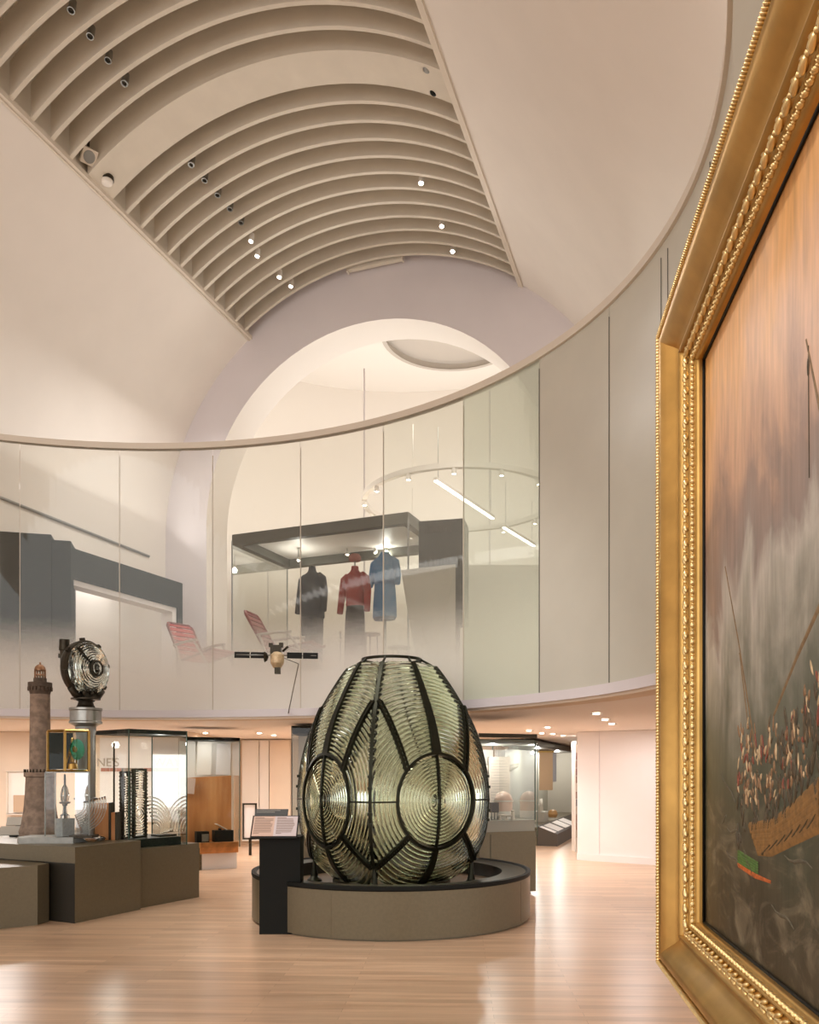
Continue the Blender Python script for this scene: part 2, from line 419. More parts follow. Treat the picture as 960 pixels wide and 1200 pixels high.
# ---------------------------------------------------------------- curved glass balustrade of the upper gallery
EC = Vector((-3.5, 6.3)); EA, EB = 5.66, 4.95
ZB, ZT = 2.44, 6.1
def ell(th, k=0.0): return Vector((EC.x + (EA + k) * math.cos(th), EC.y + (EB + k) * math.sin(th)))
def th_px(px, k=0.0):
    """angle on the balustrade seen at image column px (far side)"""
    r = (px - CX) / F; lo, hi = -0.42, PI
    best = None; N = 4000
    prev = None
    for i in range(N + 1):
        th = PI + 0.3 - (PI + 0.75) * i / N
        p = ell(th, k)
        if p.y <= 0.5: continue
        f = p.x / p.y - r
        if prev is not None and prev[1] < 0 <= f: return th
        prev = (th, f)
    return None
TH_END = -0.34
jpx = [23, 140, 249, 352, 449, 543, 632, 714, 783]
ths = [PI + .15, PI - .08] + [th_px(x) for x in jpx] + [0.12, -.10, TH_END]
ths = [t for t in ths if t is not None]
def strip(th0, th1, k0, k1, z0, z1, n=10, mb=None):
    mb = mb or MB(); rows = []
    for i in range(n + 1):
        th = th0 + (th1 - th0) * i / n; a = ell(th, k0); b = ell(th, k1)
        rows.append([(a.x, a.y, z0), (b.x, b.y, z0), (b.x, b.y, z1), (a.x, a.y, z1)])
    mb.grid(rows, smooth=False, closed=True); mb.add(rows[0], [(0, 1, 2, 3)]); mb.add(rows[-1], [(3, 2, 1, 0)])
    return mb
G0 = thing('glass_balustrade', 'tall curved balustrade of glass and grey panels round the upper gallery', 'balustrade', V(-3.5, 11.2, ZB))
gl_clear = thin_glass('frit_glass_clear', (0.93, 0.93, 0.91, 1), 0.04, 0.02, rgb(240, 236, 230), grad=(2.75, 3.75, 0.86))
gl_mid = thin_glass('frit_glass_mid', (0.92, 0.93, 0.90, 1), 0.05, 0.08, rgb(240, 238, 230), grad=(2.75, 3.75, 0.84))
gl_dense = thin_glass('frit_glass_dense', (0.88, 0.91, 0.87, 1), 0.08, 0.34, rgb(226, 228, 214), grad=(2.72, 3.9, 0.88))
pan_grey = mat('panel_grey', rgb(200, 197, 185), 0.34, 0.0, noise=0.02, nscale=3)
for i in range(len(ths) - 1):
    px = jpx[i - 2] if 2 <= i < 2 + len(jpx) else (0 if i < 2 else 900)
    m = gl_clear if px < 449 else gl_mid if px < 543 else gl_dense if px < 632 else pan_grey
    g = 0.0011
    o = strip(ths[i] - g, ths[i + 1] + g, 0.0, 0.016, ZB, ZT - .08, 14).build('glass_panel' if m is not pan_grey else 'grey_panel', m, G0)
    o['label'] = 'clear glass panel fading to frosted at its foot' if m is gl_clear else 'solid grey panel' if m is pan_grey else 'hazy greenish glass panel'
for t in ths[1:-1]:
    a = ell(t, .006); d = (ell(t + .001) - ell(t - .001)).normalized()
    MB().box((a.x, a.y, (ZB + ZT) / 2 - .1), (.006, .022, ZT - ZB - .16), (V(d.x, d.y), V(-d.y, d.x), V(0, 0, 1))).build('joint_strip', SILVER if t > th_px(632) + .01 else GAP, G0)
strip(ths[0], TH_END, -.03, .06, ZT - .08, ZT, 120).build('top_rail', SILVER, G0)
strip(ths[0], TH_END, -.01, .05, ZB - .10, ZB, 120).build('bottom_rail', PLASTER2, G0)
# straight continuation behind the painting
pe = ell(TH_END)
mb = MB(); mb.prism([(pe.x, pe.y), (pe.x + .05, pe.y), (pe.x + .05, -3), (pe.x, -3)], ZB - .1, ZT)
struct('wall_right', mb, pan_grey)
# slab edge, soffit and upper floor
ZS = 2.31
mb = strip(ths[0], TH_END, .07, .12, ZS + .06, ZB - .10, 90)
struct('trim_4', mb, WHITE)
mb = strip(ths[0], TH_END, .02, .3, ZS, ZS + .065, 90)
struct('trim_5', mb, BEIGE)
def annulus(z, name, m, k=0.06):
    rows = [[], []]
    for i in range(91):
        th = ths[0] + (TH_END - ths[0]) * i / 90; a = ell(th, k); u = Vector((math.cos(th), math.sin(th)))
        b = Vector((EC.x + 26 * u.x, EC.y + 26 * u.y))
        if th < 0: b = Vector((30, a.y + (b.y - a.y) * .1))
        rows[0].append((a.x, a.y, z)); rows[1].append((b.x, b.y, z))
    mb = MB(); mb.grid(rows, smooth=False); return struct(name, mb, m)
annulus(ZS + .005, 'ceiling_lower', mat('soffit_paint', rgb(240, 232, 226), .7), .1)
annulus(ZB, 'floor_upper', mat('upper_floor', rgb(196, 184, 170), .5))

# ---------------------------------------------------------------- lower walls
def wall(name, pts, z0, z1, m, t=.1):
    mb = MB()
    for a, b in zip(pts[:-1], pts[1:]):
        d = Vector((b[0] - a[0], b[1] - a[1])).normalized(); nn = Vector((-d.y, d.x)) * t
        mb.prism([a, b, (b[0] + nn.x, b[1] + nn.y), (a[0] + nn.x, a[1] + nn.y)], z0, z1)
    return struct(name, mb, m)
wall('wall_back_left', [(-16, 14.6), (-3.95, 14.6)], 0, ZS, BEIGE)
wall('wall_back', [(-3.95, 14.65), (-3.95, 18), (2.1, 18)], 0, ZS, BEIGE)
wall('wall_back_right', [(2.1, 18), (2.1, 27), (14, 27)], 0, ZS, BEIGE)
gw = [V(3.03, 14.8), V(9.0, 10.72)]
wall('wall_white', [(gw[0].x, gw[0].y), (gw[1].x, gw[1].y)], 0, ZS, WHITEW, .25)
gd = (gw[1] - gw[0]).normalized(); gn = V(gd.y, -gd.x)
mb = MB(); c = (gw[0] + gw[1]) / 2 + gn * .012; mb.box((c.x, c.y, .06), ((gw[1] - gw[0]).length, .02, .12), (gd, gn, V(0, 0, 1)))
struct('baseboard_right', mb, WHITEW)
c = gw[0] + gd * .42 + gn * .004; mb = MB(); mb.box((c.x, c.y, ZS / 2 + .06), (.008, .006, ZS - .13), (gd, gn, V(0, 0, 1))); struct('trim_6', mb, PLASTER2)
# recessed panels on the back wall
for i, (x0, x1, m) in enumerate(((283, 304, WHITE), (304, 316, PLASTER), (316, 341, BEIGE))):
    a = at(x0, 900, 17.9); b = at(x1, 900, 17.9); mb = MB(); mb.box(((a.x + b.x) / 2, 17.93 - .03 * i, 1.18), (b.x - a.x - .02, .06, 2.2)); struct('trim_%d' % (7 + i), mb, m)

# downlights in the lower soffit
DL = []
for i, (x, y, lb) in enumerate(((241, 859, 'small round downlight in the soffit above the oak panel case'), (304, 859, 'left one of two downlights above the pale back wall panels'), (321, 861.5, 'right one of two downlights above the pale back wall panels'),
        (620, 856, 'leftmost of five downlights clustered over the right display case'), (642, 852, 'nearest of five downlights clustered over the right display case'), (635, 859, 'second from left of five downlights over the right display case'),
        (648, 860, 'brightest of the five clustered downlights, right of centre'), (660, 862, 'rightmost of five downlights clustered over the right display case'),
        (699, 836, 'first of three downlights in a slanting row over the white wall'), (709, 843, 'middle of three downlights in a slanting row over the white wall'), (717, 848, 'farthest of three downlights in a slanting row over the white wall'))):
    d = (ZS - H) * F / (HY - y); q = at(x, y, d); q.z = ZS
    r = thing('downlight', lb, 'downlight', q, 'round downlights in the lower soffit')
    MB().lathe([(.045, .004), (.045, -.012), (.075, -.012), (.08, .0)], q, 20).build('trim_ring', WHITE, r)
    MB().lathe([(0, -.008), (.045, -.006)], q, 20).build('lamp', LAMPON, r)
    DL.append(q)

# ---------------------------------------------------------------- the great lighthouse lens on its round plinth
PC = V(-.19 * U, 8.65 * U); PR = 1.448 * U; PH = .473 * U
r = thing('round_plinth', 'low round olive metal plinth with dark rimmed top under the giant lens', 'plinth', PC)
mb = MB(); mb.lathe([(PR - .03, 0.0), (PR - .03, .02), (PR, .02), (PR, PH - .035)], PC, 96)
for a in (-1.93, -.5, .6, 2.2, 3.6):
    d = V(math.cos(a), math.sin(a)); mb.box(PC + d * (PR + .0005) + V(0, 0, PH / 2 - .01), (.002, .005, PH - .06), (d, V(-d.y, d.x), V(0, 0, 1)))
mb.build('drum', OLIVE, r)
MB().lathe([(PR, PH - .035), (PR + .006, PH - .022), (PR + .006, PH + .01), (PR - .03, PH + .014), (PR - .05, PH - .005)], PC, 96).build('rim', BLACK, r)
MB().lathe([(PR - .05, PH - .004), (1.16 * U, PH - .01), (1.16 * U, PH - .16)], PC, 96).build('deck', DECK, r)
MB().lathe([(1.16 * U, PH - .16), (0, PH - .16)], PC, 64).build('well_floor', mat('well_brown', rgb(120, 98, 74), .4), r)

Rc, hc, Rf = 1.02 * U, .7212 * U, .83 * U
zc = 1.21 * U; RB = .462 * U
KT = [(.28, .50), (.40, .655), (.527, .80), (.626, .87), (.74, .925), (.86, .965), (1.03, .99), (1.2, 1.0), (1.37, .993), (1.536, .972), (1.70, .938), (1.878, .885), (2.05, .812), (2.21, .722), (2.38, .62), (2.554, .50), (2.70, .38)]
def kz(z):
    z /= U
    z = max(KT[0][0], min(KT[-1][0] - 1e-6, z))
    for i in range(len(KT) - 1):
        if KT[i][0] <= z <= KT[i + 1][0]:
            x0, y0 = KT[i]; x1, y1 = KT[i + 1]; t = (z - x0) / (x1 - x0)
            m = lambda j: (KT[min(j + 1, len(KT) - 1)][1] - KT[max(j - 1, 0)][1]) / (KT[min(j + 1, len(KT) - 1)][0] - KT[max(j - 1, 0)][0])
            h = x1 - x0; m0, m1 = m(i) * h, m(i + 1) * h
            return (2 * t ** 3 - 3 * t * t + 1) * y0 + (t ** 3 - 2 * t * t + t) * m0 + (-2 * t ** 3 + 3 * t * t) * y1 + (t ** 3 - t * t) * m1
def lsurf(h, z):
    k = kz(z); q = h / (hc * k); q = max(-1.05, min(1.05, q))
    return Vector((h, -k * (Rf - (Rf - hc) * q * q), z))
def lnorm(h, z):
    e = .01
    a = lsurf(h + e, z) - lsurf(h - e, z); b = lsurf(h, z + e) - lsurf(h, z - e)
    return a.cross(b).normalized()
ZTOP = 2.60 * U; RBOT = .90 * U
def rhomax(al):
    rho = .2
    while True:
        rho += .006; h = rho * math.sin(al); z = zc + rho * math.cos(al)
        if z > ZTOP or abs(h) > hc * kz(z) - .012 or (rho > RBOT and z < zc): return rho
NA = 128
als = [2 * PI * i / NA for i in range(NA)]
RM = [rhomax(a) for a in als]
def ring_rows(mb, r0, r1, amp, n, clip, off=0.0, asym=0.62):
    flip = off < 0
    rows = []
    for j in range(n + 1):
        t = j / n; rho = r0 + (r1 - r0) * t
        d = amp * (math.sin(PI * min(1, t / asym) / 2) if t < asym else math.cos(PI * (t - asym) / (1 - asym) / 2)) if amp else 0
        row = []
        for i in range(NA):
            rr = min(rho, RM[i]) if clip else rho
            h = rr * math.sin(als[i]); z = zc + rr * math.cos(als[i])
            row.append(lsurf(h, z) + lnorm(h, z) * (d + off))
        rows.append(row)
    nv = len(mb.v); m = NA
    mb.v += [tuple(p) for rw in rows for p in rw]
    for j in range(n):
        rho0 = r0 + (r1 - r0) * j / n
        for i in range(m):
            i2 = (i + 1) % m
            if clip and rho0 >= RM[i] and rho0 >= RM[i2]: continue
            q_ = (nv + j * m + i, nv + j * m + i2, nv + (j + 1) * m + i2, nv + (j + 1) * m + i)
            mb.f.append(q_[::-1] if flip else q_); mb.sm.append(True)
LR = thing('lighthouse_lens', 'giant egg-shaped lighthouse lens of ringed glass prisms in a dark bronze frame', 'lighthouse lens', PC)
def lpart(mb, name, m):   # local coordinates: built round the lens axis
    o = mb.build(name, m, None, origin=(0, 0, 0)); o.parent = LR
    return o
# bullseye
mb = MB(); ring_rows(mb, 0.001, .085 * U, .02, 8, False, asym=.02)
p = .034 * U; rr = .085 * U
while rr + p < RB - .01: ring_rows(mb, rr, rr + p, .012, 5, False); rr += p
ring_rows(mb, .001, RB, 0, 12, False, off=-.035)
bull = lpart(mb, 'bullseye_lens', LENSGL)
mb = MB(); rr = RB + .01; p = .041 * U
while rr < 1.75 * U: ring_rows(mb, rr, rr + p * .93, .0175, 5, True); rr += p
ring_rows(mb, RB + .01, 1.75 * U, 0, 24, True, off=-.03)
prism = lpart(mb, 'prism_panel', LENSGL)
# metalwork of one face
def ribbon(mb, pts, w, t, off=0.012):
    P = [lsurf(h, z) + lnorm(h, z) * off for h, z in pts]; Nn = [lnorm(h, z) for h, z in pts]; rows = []
    for i, q in enumerate(P):
        d = (P[min(i + 1, len(P) - 1)] - P[max(i - 1, 0)]).normalized(); s = d.cross(Nn[i]).normalized()
        ww = w if not isinstance(w, (tuple, list)) else w[0] + (w[1] - w[0]) * i / (len(P) - 1)
        rows.append([q - s * ww / 2 - Nn[i] * t, q + s * ww / 2 - Nn[i] * t, q + s * ww / 2 + Nn[i] * t * .5, q - s * ww / 2 + Nn[i] * t * .5])
    mb.grid(rows, smooth=False, closed=True); mb.add(rows[0], [(0, 1, 2, 3)]); mb.add(rows[-1], [(3, 2, 1, 0)])
def line(a, b, n=10): return [(a[0] + (b[0] - a[0]) * i / n, a[1] + (b[1] - a[1]) * i / n) for i in range(n + 1)]
fr = []
mb = MB(); ring = [(RB * math.sin(2 * PI * i / 64), zc + RB * math.cos(2 * PI * i / 64)) for i in range(65)]; ribbon(mb, ring, .03, .03); fr.append(lpart(mb, 'bullseye_rim', BRONZE))
mb = MB(); ribbon(mb, line((0, zc + RB), (0, ZTOP), 24), (.105 * U, .045 * U), .03); fr.append(lpart(mb, 'upper_rib', BRONZE))
mb = MB(); ribbon(mb, line((0, zc - RB), (0, zc - RBOT), 14), (.06 * U, .095 * U), .03); fr.append(lpart(mb, 'lower_rib', BRONZE))
mb = MB(); ribbon(mb, line((0, zc - RB), (0, zc + RB), 16), .02, .03)
for k in range(-12, 13): mb.box(lsurf(0, zc + k * .032) + Vector((0, -.012, 0)), (.045 if k % 2 else .03, .03, .012))
fr.append(lpart(mb, 'bullseye_mullion', BRONZE))
for sg in (-1, 1):
    for (za, al, nm) in ((2.17 * U, 52, 'upper_lattice_bar'), (.60 * U, 133, 'lower_lattice_bar')):
        a = (sg * RB * math.sin(math.radians(al)), zc + RB * math.cos(math.radians(al))); b = (sg * (hc * kz(za) - .01), za)
        mb = MB(); L = line(a, b, 16); ribbon(mb, L, .022, .034, .02)
        d = Vector((b[0] - a[0], b[1] - a[1])).normalized(); nn = Vector((-d.y, d.x))
        for s2 in (1,):
            ribbon(mb, [(x + nn.x * .042 * sg * (1 if al < 90 else -1), z + nn.y * .042 * sg * (1 if al < 90 else -1)) for x, z in L], .014, .03, .016)
        for i in range(0, 16):
            x, z = L[i]; x2, z2 = L[i + 1]; f = .042 * sg * (1 if al < 90 else -1)
            ribbon(mb, [(x, z), (x2 + nn.x * f, z2 + nn.y * f)], .016, .022, .016)
        fr.append(lpart(mb, nm, BRONZE))
    mb = MB(); ribbon(mb, line((sg * RB, zc), (sg * (hc - .005), zc), 6), .017, .02); fr.append(lpart(mb, 'cross_bar', BRONZE))
# corner seam
mb = MB(); C45 = Vector((1, -1, 0)).normalized(); zs = [.58 * U + (ZTOP - .58 * U) * i / 36 for i in range(37)]
T45 = Vector((1, 1, 0)).normalized(); rows = []
for z in zs:
    q = C45 * (Rc * kz(z)) + Vector((0, 0, z)); rows.append([q - T45 * .017 - C45 * .06, q + T45 * .017 - C45 * .06, q + T45 * .017 + C45 * .014, q - T45 * .017 + C45 * .014])
mb.grid(rows, smooth=False, closed=True); mb.add(rows[0], [(0, 1, 2, 3)]); mb.add(rows[-1], [(3, 2, 1, 0)])
for z in (1.0 * U, 1.1 * U, 1.34 * U, 1.45 * U): mb.box(C45 * (Rc * kz(z) + .015) + Vector((0, 0, z)), (.05, .03, .03), (T45, C45, Vector((0, 0, 1))))
for i in range(36):     # saw-toothed cheeks where the prisms end
    z = 1.6 * U + i * .028 * U
    if z < ZTOP - .05: 
        q = C45 * (Rc * kz(z) - .005) + Vector((0, 0, z)); mb.box(q, (.062, .03, .012), (T45, C45, Vector((0, 0, 1))))
fr.append(lpart(mb, 'corner_rib', BRONZE))
mb = MB(); q = C45 * (Rc * kz(.60 * U) - .03); zb = PH - .16
mb.tube([q + Vector((0, 0, .60 * U)), q + Vector((0, 0, .50 * U)), q + C45 * .0 + Vector((0, 0, zb + .07))], .022, 8)
mb.lathe([(.09, zb), (.085, zb + .02), (.045, zb + .06), (.028, zb + .14), (.022, zb + .2)], q, 16)
fr.append(lpart(mb, 'foot', BRONZE))
first = [bull, prism] + fr
for th in (35, -55, 125, -145):
    for o in first:
        if th == 35: c = o
        else: c = o.copy(); COL.objects.link(c); c.parent = LR
        c.rotation_euler = (0, 0, math.radians(th))
mb = MB(); zr = 2.675 * U; R0 = .305 * U
mb.lathe([(R0, zr - .015), (R0 + .015, zr - .02), (R0 + .015, zr + .012), (R0 - .02, zr + .015), (R0 - .02, zr - .015), (R0, zr - .015)], (0, 0, 0), 48)
for i in range(8):
    a = math.radians(35 + 45 * i); d = Vector((math.sin(a), -math.cos(a), 0)); mb.tube([d * R0 + Vector((0, 0, zr)), d * (Rf if i % 2 == 0 else Rc) * kz(ZTOP) + Vector((0, 0, ZTOP - .02))], .014, 6)
lpart(mb, 'crown_ring', BRONZE)
mb = MB(); mb.lathe([(.62 * U, zb), (.62 * U, zb + .06), (.5 * U, zb + .06), (.5 * U, zb)], (0, 0, 0), 48)
lpart(mb, 'base_ring', BRONZE)
# ---------------------------------------------------------------- lectern sign
f0 = at(304, 1095, 1.6 * F / (1095 - HY)); f1 = at(351.5, 1095, 1.6 * F / (1095 - HY))
lx = V(1, .02).normalized(); ly = V(-lx.y, lx.x); zt = H - (981 - HY) / F * f0.y; wd = f1.x - f0.x; 
r = thing('lectern', 'black box lectern with a tilted two-tone text panel in front of the round plinth', 'lectern', V(f0.x + wd / 2, f0.y + .14, 0))
c = V(f0.x, f0.y) + lx * wd / 2 + ly * .16
MB().box((c.x, c.y, zt / 2), (wd, .32, zt), (lx, ly, V(0, 0, 1))).build('column', BLACK, r)
P0 = V(f0.x - .075, f0.y - .09, zt - .005); pw = .455; tilt = V(0, .62, .78)
tn = lx.cross(tilt).normalized()
if tn.y > 0: tn = -tn
MB().box(P0 + lx * pw / 2 + tilt * .13 - tn * -.0, (pw, .02, .27), (lx, tn, tilt)).build('sign_tray', BLACK, r)
pl = MB().box(P0 + lx * pw * .26 + tilt * .135 + tn * .012, (pw * .46, .006, .235), (lx, tn, tilt)).build('text_panel', mat('sign_pink', rgb(196, 164, 146), .5), r)
pr_ = MB().box(P0 + lx * pw * .735 + tilt * .135 + tn * .012, (pw * .49, .006, .235), (lx, tn, tilt)).build('text_panel', mat('sign_lilac', rgb(192, 178, 178), .5), r)
tx = MB(); random.seed(2)
for (u0, u1) in ((.06, .46), (.54, .93)):
    for i in range(13):
        w = (u1 - u0) * (.5 if i == 0 else random.uniform(.85, 1) if i < 12 else .3)
        tx.box(P0 + lx * pw * (u0 + w / 2) + tilt * (.235 - i * .0155) + tn * .016, (pw * w, .002, .005 if i else .008), (lx, tn, tilt))
tx.build('text_lines', mat('sign_ink', rgb(140, 118, 104), .6), r)
bc = P0 + lx * pw * .38 + tilt * .29 - tn * -.0 + V(0, .03, .0)
MB().box(bc, (pw * .72, .012, .11), (lx, tn, tilt)).build('title_board', mat('title_grey', rgb(40, 40, 36), .5), r)
tx = MB()
for i, w in enumerate((.52, .4)): tx.box(bc + lx * (-.36 * pw + .015 + pw * w / 2) + tilt * (.035 - i * .02) + tn * .008, (pw * w, .002, .006), (lx, tn, tilt))
tx.build('title_lines', mat('sign_pale', rgb(150, 146, 138), .6), r)

# ---------------------------------------------------------------- gilt-framed painting at the right
WD = Vector((.1291, .9916, 0)).normalized()     # along the wall, away from the viewer
NR = V(-WD.y, WD.x)                              # out of the picture
FO = Vector((.909, 3.0, 0)) * (U / U)
fz0 = H - (1130 - HY) / F * 3.0; fz1 = H + (HY - 393) / F * 3.0
FW = .19; FD = .128
pin = FO - WD * FW - NR * FD                     # inner corner on the painting plane
PL = 2.75; oz0, oz1 = fz0, fz1
PA = thing('framed_painting', 'huge stormy seascape painting in an ornate gilded frame, cut by the right edge', 'painting', V(pin.x, pin.y, oz0) - WD * 1.2)
def pf(u, z, h=0.0):      # u: distance from the inner left edge toward the viewer, h: height above canvas
    q = pin - WD * u + NR * h
    return Vector((q.x, q.y, z))
iz0, iz1 = fz0 + FW, fz1 - FW
corners = {}
# profile: (distance in from the outer edge, height)
PROF = [(0, -.03), (0, FD - .012), (.022, FD - .008), (.03, FD), (.04, FD + .002), (.055, FD - .004), (.075, FD - .02), (.095, FD - .042), (.11, FD - .053), (.122, FD - .056), (.128, FD - .048), (.134, FD - .048), (.137, FD - .062),
        (.143, .060), (.151, .062), (.159, .056), (.164, .050), (.166, .053), (.169, .053), (.171, .044), (.178, .040), (.185, .034), (.189, .034), (.1905, .02), (.1905, -.01)]
def side(k):
    """frame side k: 0 left, 1 top, 2 right, 3 bottom -> function (t in 0..1 along, e inset, h) -> point"""
    def P(e, h, t):
        u0, u1 = -FW + e, PL + FW - e; z0, z1 = fz0 + e, fz1 - e
        if k == 0: return pf(u0, z0 + (z1 - z0) * t, h)
        if k == 1: return pf(u0 + (u1 - u0) * t, z1, h)
        if k == 2: return pf(u1, z1 + (z0 - z1) * t, h)
        return pf(u1 + (u0 - u1) * t, z0, h)
    return P
for k, nm in enumerate(('left', 'top', 'right', 'bottom')):
    P = side(k)
    mb = MB(); mb.grid([[P(e, h, t) for e, h in PROF] for t in (0, 1)], smooth=True)
    mb.grid([[P(0, -.03, t), P(.19, -.03, t)] for t in (0, 1)], smooth=False)
    fm = mb.build('frame_moulding', GOLD, PA)
    Ld = (P(.1, 0, 1) - P(.1, 0, 0)).length; dr = (P(.1, 0, 1) - P(.1, 0, 0)).normalized(); sd = NR.cross(dr).normalized()
    inn = (P(.1, 0, .5) - P(0, 0, .5)); inn = (inn - dr * inn.dot(dr)).normalized()
    # rope edge
    mb = MB(); n = int(Ld / .0105)
    for i in range(n):
        t = (i + .5) / n; c = P(.011, FD - .001, t); ax = (dr * .8 + inn * .6).normalized(); bx = NR.cross(ax).normalized()
        mb.ellip(c, (.0115, .0052, .011), 6, 4, (ax, bx, NR))
    mb.build('rope_edge', GOLDL, fm)
    # acanthus leaves
    mb = MB(); n = int(Ld / .054)
    for i in range(n):
        t = (i + .5) / n; c = P(.151, .060, t)
        for j, (sx, an, ln) in enumerate(((0, 0, .026), (-.009, .45, .021), (.009, -.45, .021))):
            ax = (dr * math.cos(an) + inn * math.sin(an)).normalized(); bx = NR.cross(ax)
            mb.ellip(c + inn * sx * .9 + dr * (.004 if j else 0), (ln, .0062, .009), 8, 5, (ax, bx, NR))
        mb.ellip(c - dr * .026, (.008, .008, .008), 6, 4, (dr, inn, NR))
    mb.build('leaf_moulding', GOLDL, fm)
    # husk beads
    mb = MB(); n = int(Ld / .031)
    for i in range(n):
        t = (i + .5) / n; c = P(.178, .040, t)
        mb.ellip(c, (.0115, .0068, .010), 8, 5, (dr, inn, NR)); mb.ellip(c + dr * .013, (.0042, .0055, .007), 6, 4, (dr, inn, NR))
        for q in (-.004, .004): mb.ellip(c + dr * q + NR * .003, (.0016, .007, .0085), 6, 4, (dr, inn, NR))
    mb.build('bead_moulding', GOLDL, fm)
# canvas
m = bpy.data.materials.new('oil_paint_sky_and_sea'); m.use_nodes = True
nt = m.node_tree; b = nt.nodes['Principled BSDF']; N = nt.nodes.new; Lk = nt.links.new
tc = N('ShaderNodeTexCoord'); sx = N('ShaderNodeSeparateXYZ'); Lk(tc.outputs['Object'], sx.inputs[0])
nz = N('ShaderNodeTexNoise'); nz.inputs['Scale'].default_value = 1.0; nz.inputs['Detail'].default_value = 7; nz.inputs['Roughness'].default_value = .55; nz.inputs['Distortion'].default_value = .5
mp = N('ShaderNodeMapping'); mp.inputs['Scale'].default_value = (4.0, 4.0, 2.4); Lk(tc.outputs['Object'], mp.inputs[0]); Lk(mp.outputs[0], nz.inputs['Vector'])
ma = N('ShaderNodeMath'); ma.operation = 'MULTIPLY_ADD'; ma.inputs[1].default_value = .9; Lk(nz.outputs['Fac'], ma.inputs[0])
mz = N('ShaderNodeMath'); mz.operation = 'ADD'; mz.inputs[1].default_value = -.45; Lk(sx.outputs['Z'], mz.inputs[0]); Lk(mz.outputs[0], ma.inputs[2])
mr = N('ShaderNodeMapRange'); mr.inputs['From Min'].default_value = 0; mr.inputs['From Max'].default_value = iz1 - iz0; Lk(ma.outputs[0], mr.inputs['Value'])
cr = N('ShaderNodeValToRGB'); E = cr.color_ramp.elements
stops = [(0.0, (48, 42, 30)), (.14, (66, 62, 48)), (.26, (62, 66, 52)), (.36, (92, 94, 82)), (.46, (150, 146, 136)), (.52, (172, 166, 158)), (.58, (134, 118, 112)), (.66, (140, 116, 106)), (.74, (186, 148, 124)), (.84, (206, 164, 130)), (.92, (214, 166, 116)), (1.0, (212, 158, 96))]
E[0].position = 0; E[0].color = rgb(*stops[0][1]); E[1].position = 1; E[1].color = rgb(*stops[-1][1])
for p_, c_ in stops[1:-1]:
    e = E.new(p_); e.color = rgb(*c_)
Lk(mr.outputs[0], cr.inputs['Fac'])
n2 = N('ShaderNodeTexNoise'); n2.inputs['Scale'].default_value = 1; n2.inputs['Detail'].default_value = 5; m2 = N('ShaderNodeMapping'); m2.inputs['Scale'].default_value = (40, 40, 5); Lk(tc.outputs['Object'], m2.inputs[0]); Lk(m2.outputs[0], n2.inputs['Vector'])
r2 = N('ShaderNodeMapRange'); r2.inputs['To Min'].default_value = .55; r2.inputs['To Max'].default_value = 1.45; Lk(n2.outputs['Fac'], r2.inputs['Value'])
mu = N('ShaderNodeMix'); mu.data_type = 'RGBA'; mu.blend_type = 'MULTIPLY'; mu.inputs['Factor'].default_value = 1; Lk(cr.outputs[0], mu.inputs['A']); Lk(r2.outputs[0], mu.inputs['B'])
n3 = N('ShaderNodeTexNoise'); n3.inputs['Scale'].default_value = 1; n3.inputs['Detail'].default_value = 8; n3.inputs['Distortion'].default_value = 2.2; n3.inputs['Roughness'].default_value = .65
m3 = N('ShaderNodeMapping'); m3.inputs['Scale'].default_value = (3.5, 3.5, 6); Lk(tc.outputs['Object'], m3.inputs[0]); Lk(m3.outputs[0], n3.inputs['Vector'])
r3 = N('ShaderNodeMapRange'); r3.inputs['From Min'].default_value = .5; r3.inputs['From Max'].default_value = .72; r3.inputs['To Max'].default_value = .75; Lk(n3.outputs['Fac'], r3.inputs['Value'])
r4 = N('ShaderNodeMapRange'); r4.interpolation_type = 'SMOOTHSTEP'; r4.inputs['From Min'].default_value = .62; r4.inputs['From Max'].default_value = .3; Lk(sx.outputs['Z'], r4.inputs['Value'])
m4 = N('ShaderNodeMath'); m4.operation = 'MULTIPLY'; Lk(r3.outputs[0], m4.inputs[0]); Lk(r4.outputs[0], m4.inputs[1])
mx3 = N('ShaderNodeMix'); mx3.data_type = 'RGBA'; Lk(m4.outputs[0], mx3.inputs['Factor']); Lk(mu.outputs['Result'], mx3.inputs['A']); mx3.inputs['B'].default_value = rgb(132, 122, 102)
Lk(mx3.outputs['Result'], b.inputs['Base Color']); b.inputs['Roughness'].default_value = .42
bp = N('ShaderNodeBump'); bp.inputs['Strength'].default_value = .12; bp.inputs['Distance'].default_value = .004; Lk(n2.outputs['Fac'], bp.inputs['Height']); Lk(bp.outputs['Normal'], b.inputs['Normal'])
mb = MB(); mb.hexa([pf(-.01, iz0 - .01, -.025), pf(PL + .01, iz0 - .01, -.025), pf(PL + .01, iz0 - .01, 0.002), pf(-.01, iz0 - .01, 0.002), pf(-.01, iz1 + .01, -.025), pf(PL + .01, iz1 + .01, -.025), pf(PL + .01, iz1 + .01, 0.002), pf(-.01, iz1 + .01, 0.002)])
canvas = mb.build('canvas', None, PA)
canvas.data.transform(Matrix.Translation(V(0, 0, -FW))); canvas.location = (0, 0, FW); canvas.data.materials.append(m)
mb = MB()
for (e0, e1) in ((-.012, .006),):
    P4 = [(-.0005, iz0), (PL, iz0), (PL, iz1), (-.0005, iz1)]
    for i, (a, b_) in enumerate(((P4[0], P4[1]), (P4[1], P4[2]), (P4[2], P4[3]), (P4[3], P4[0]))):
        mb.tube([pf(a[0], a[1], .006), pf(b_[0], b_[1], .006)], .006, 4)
mb.build('shadow_slip', BLACK, PA)
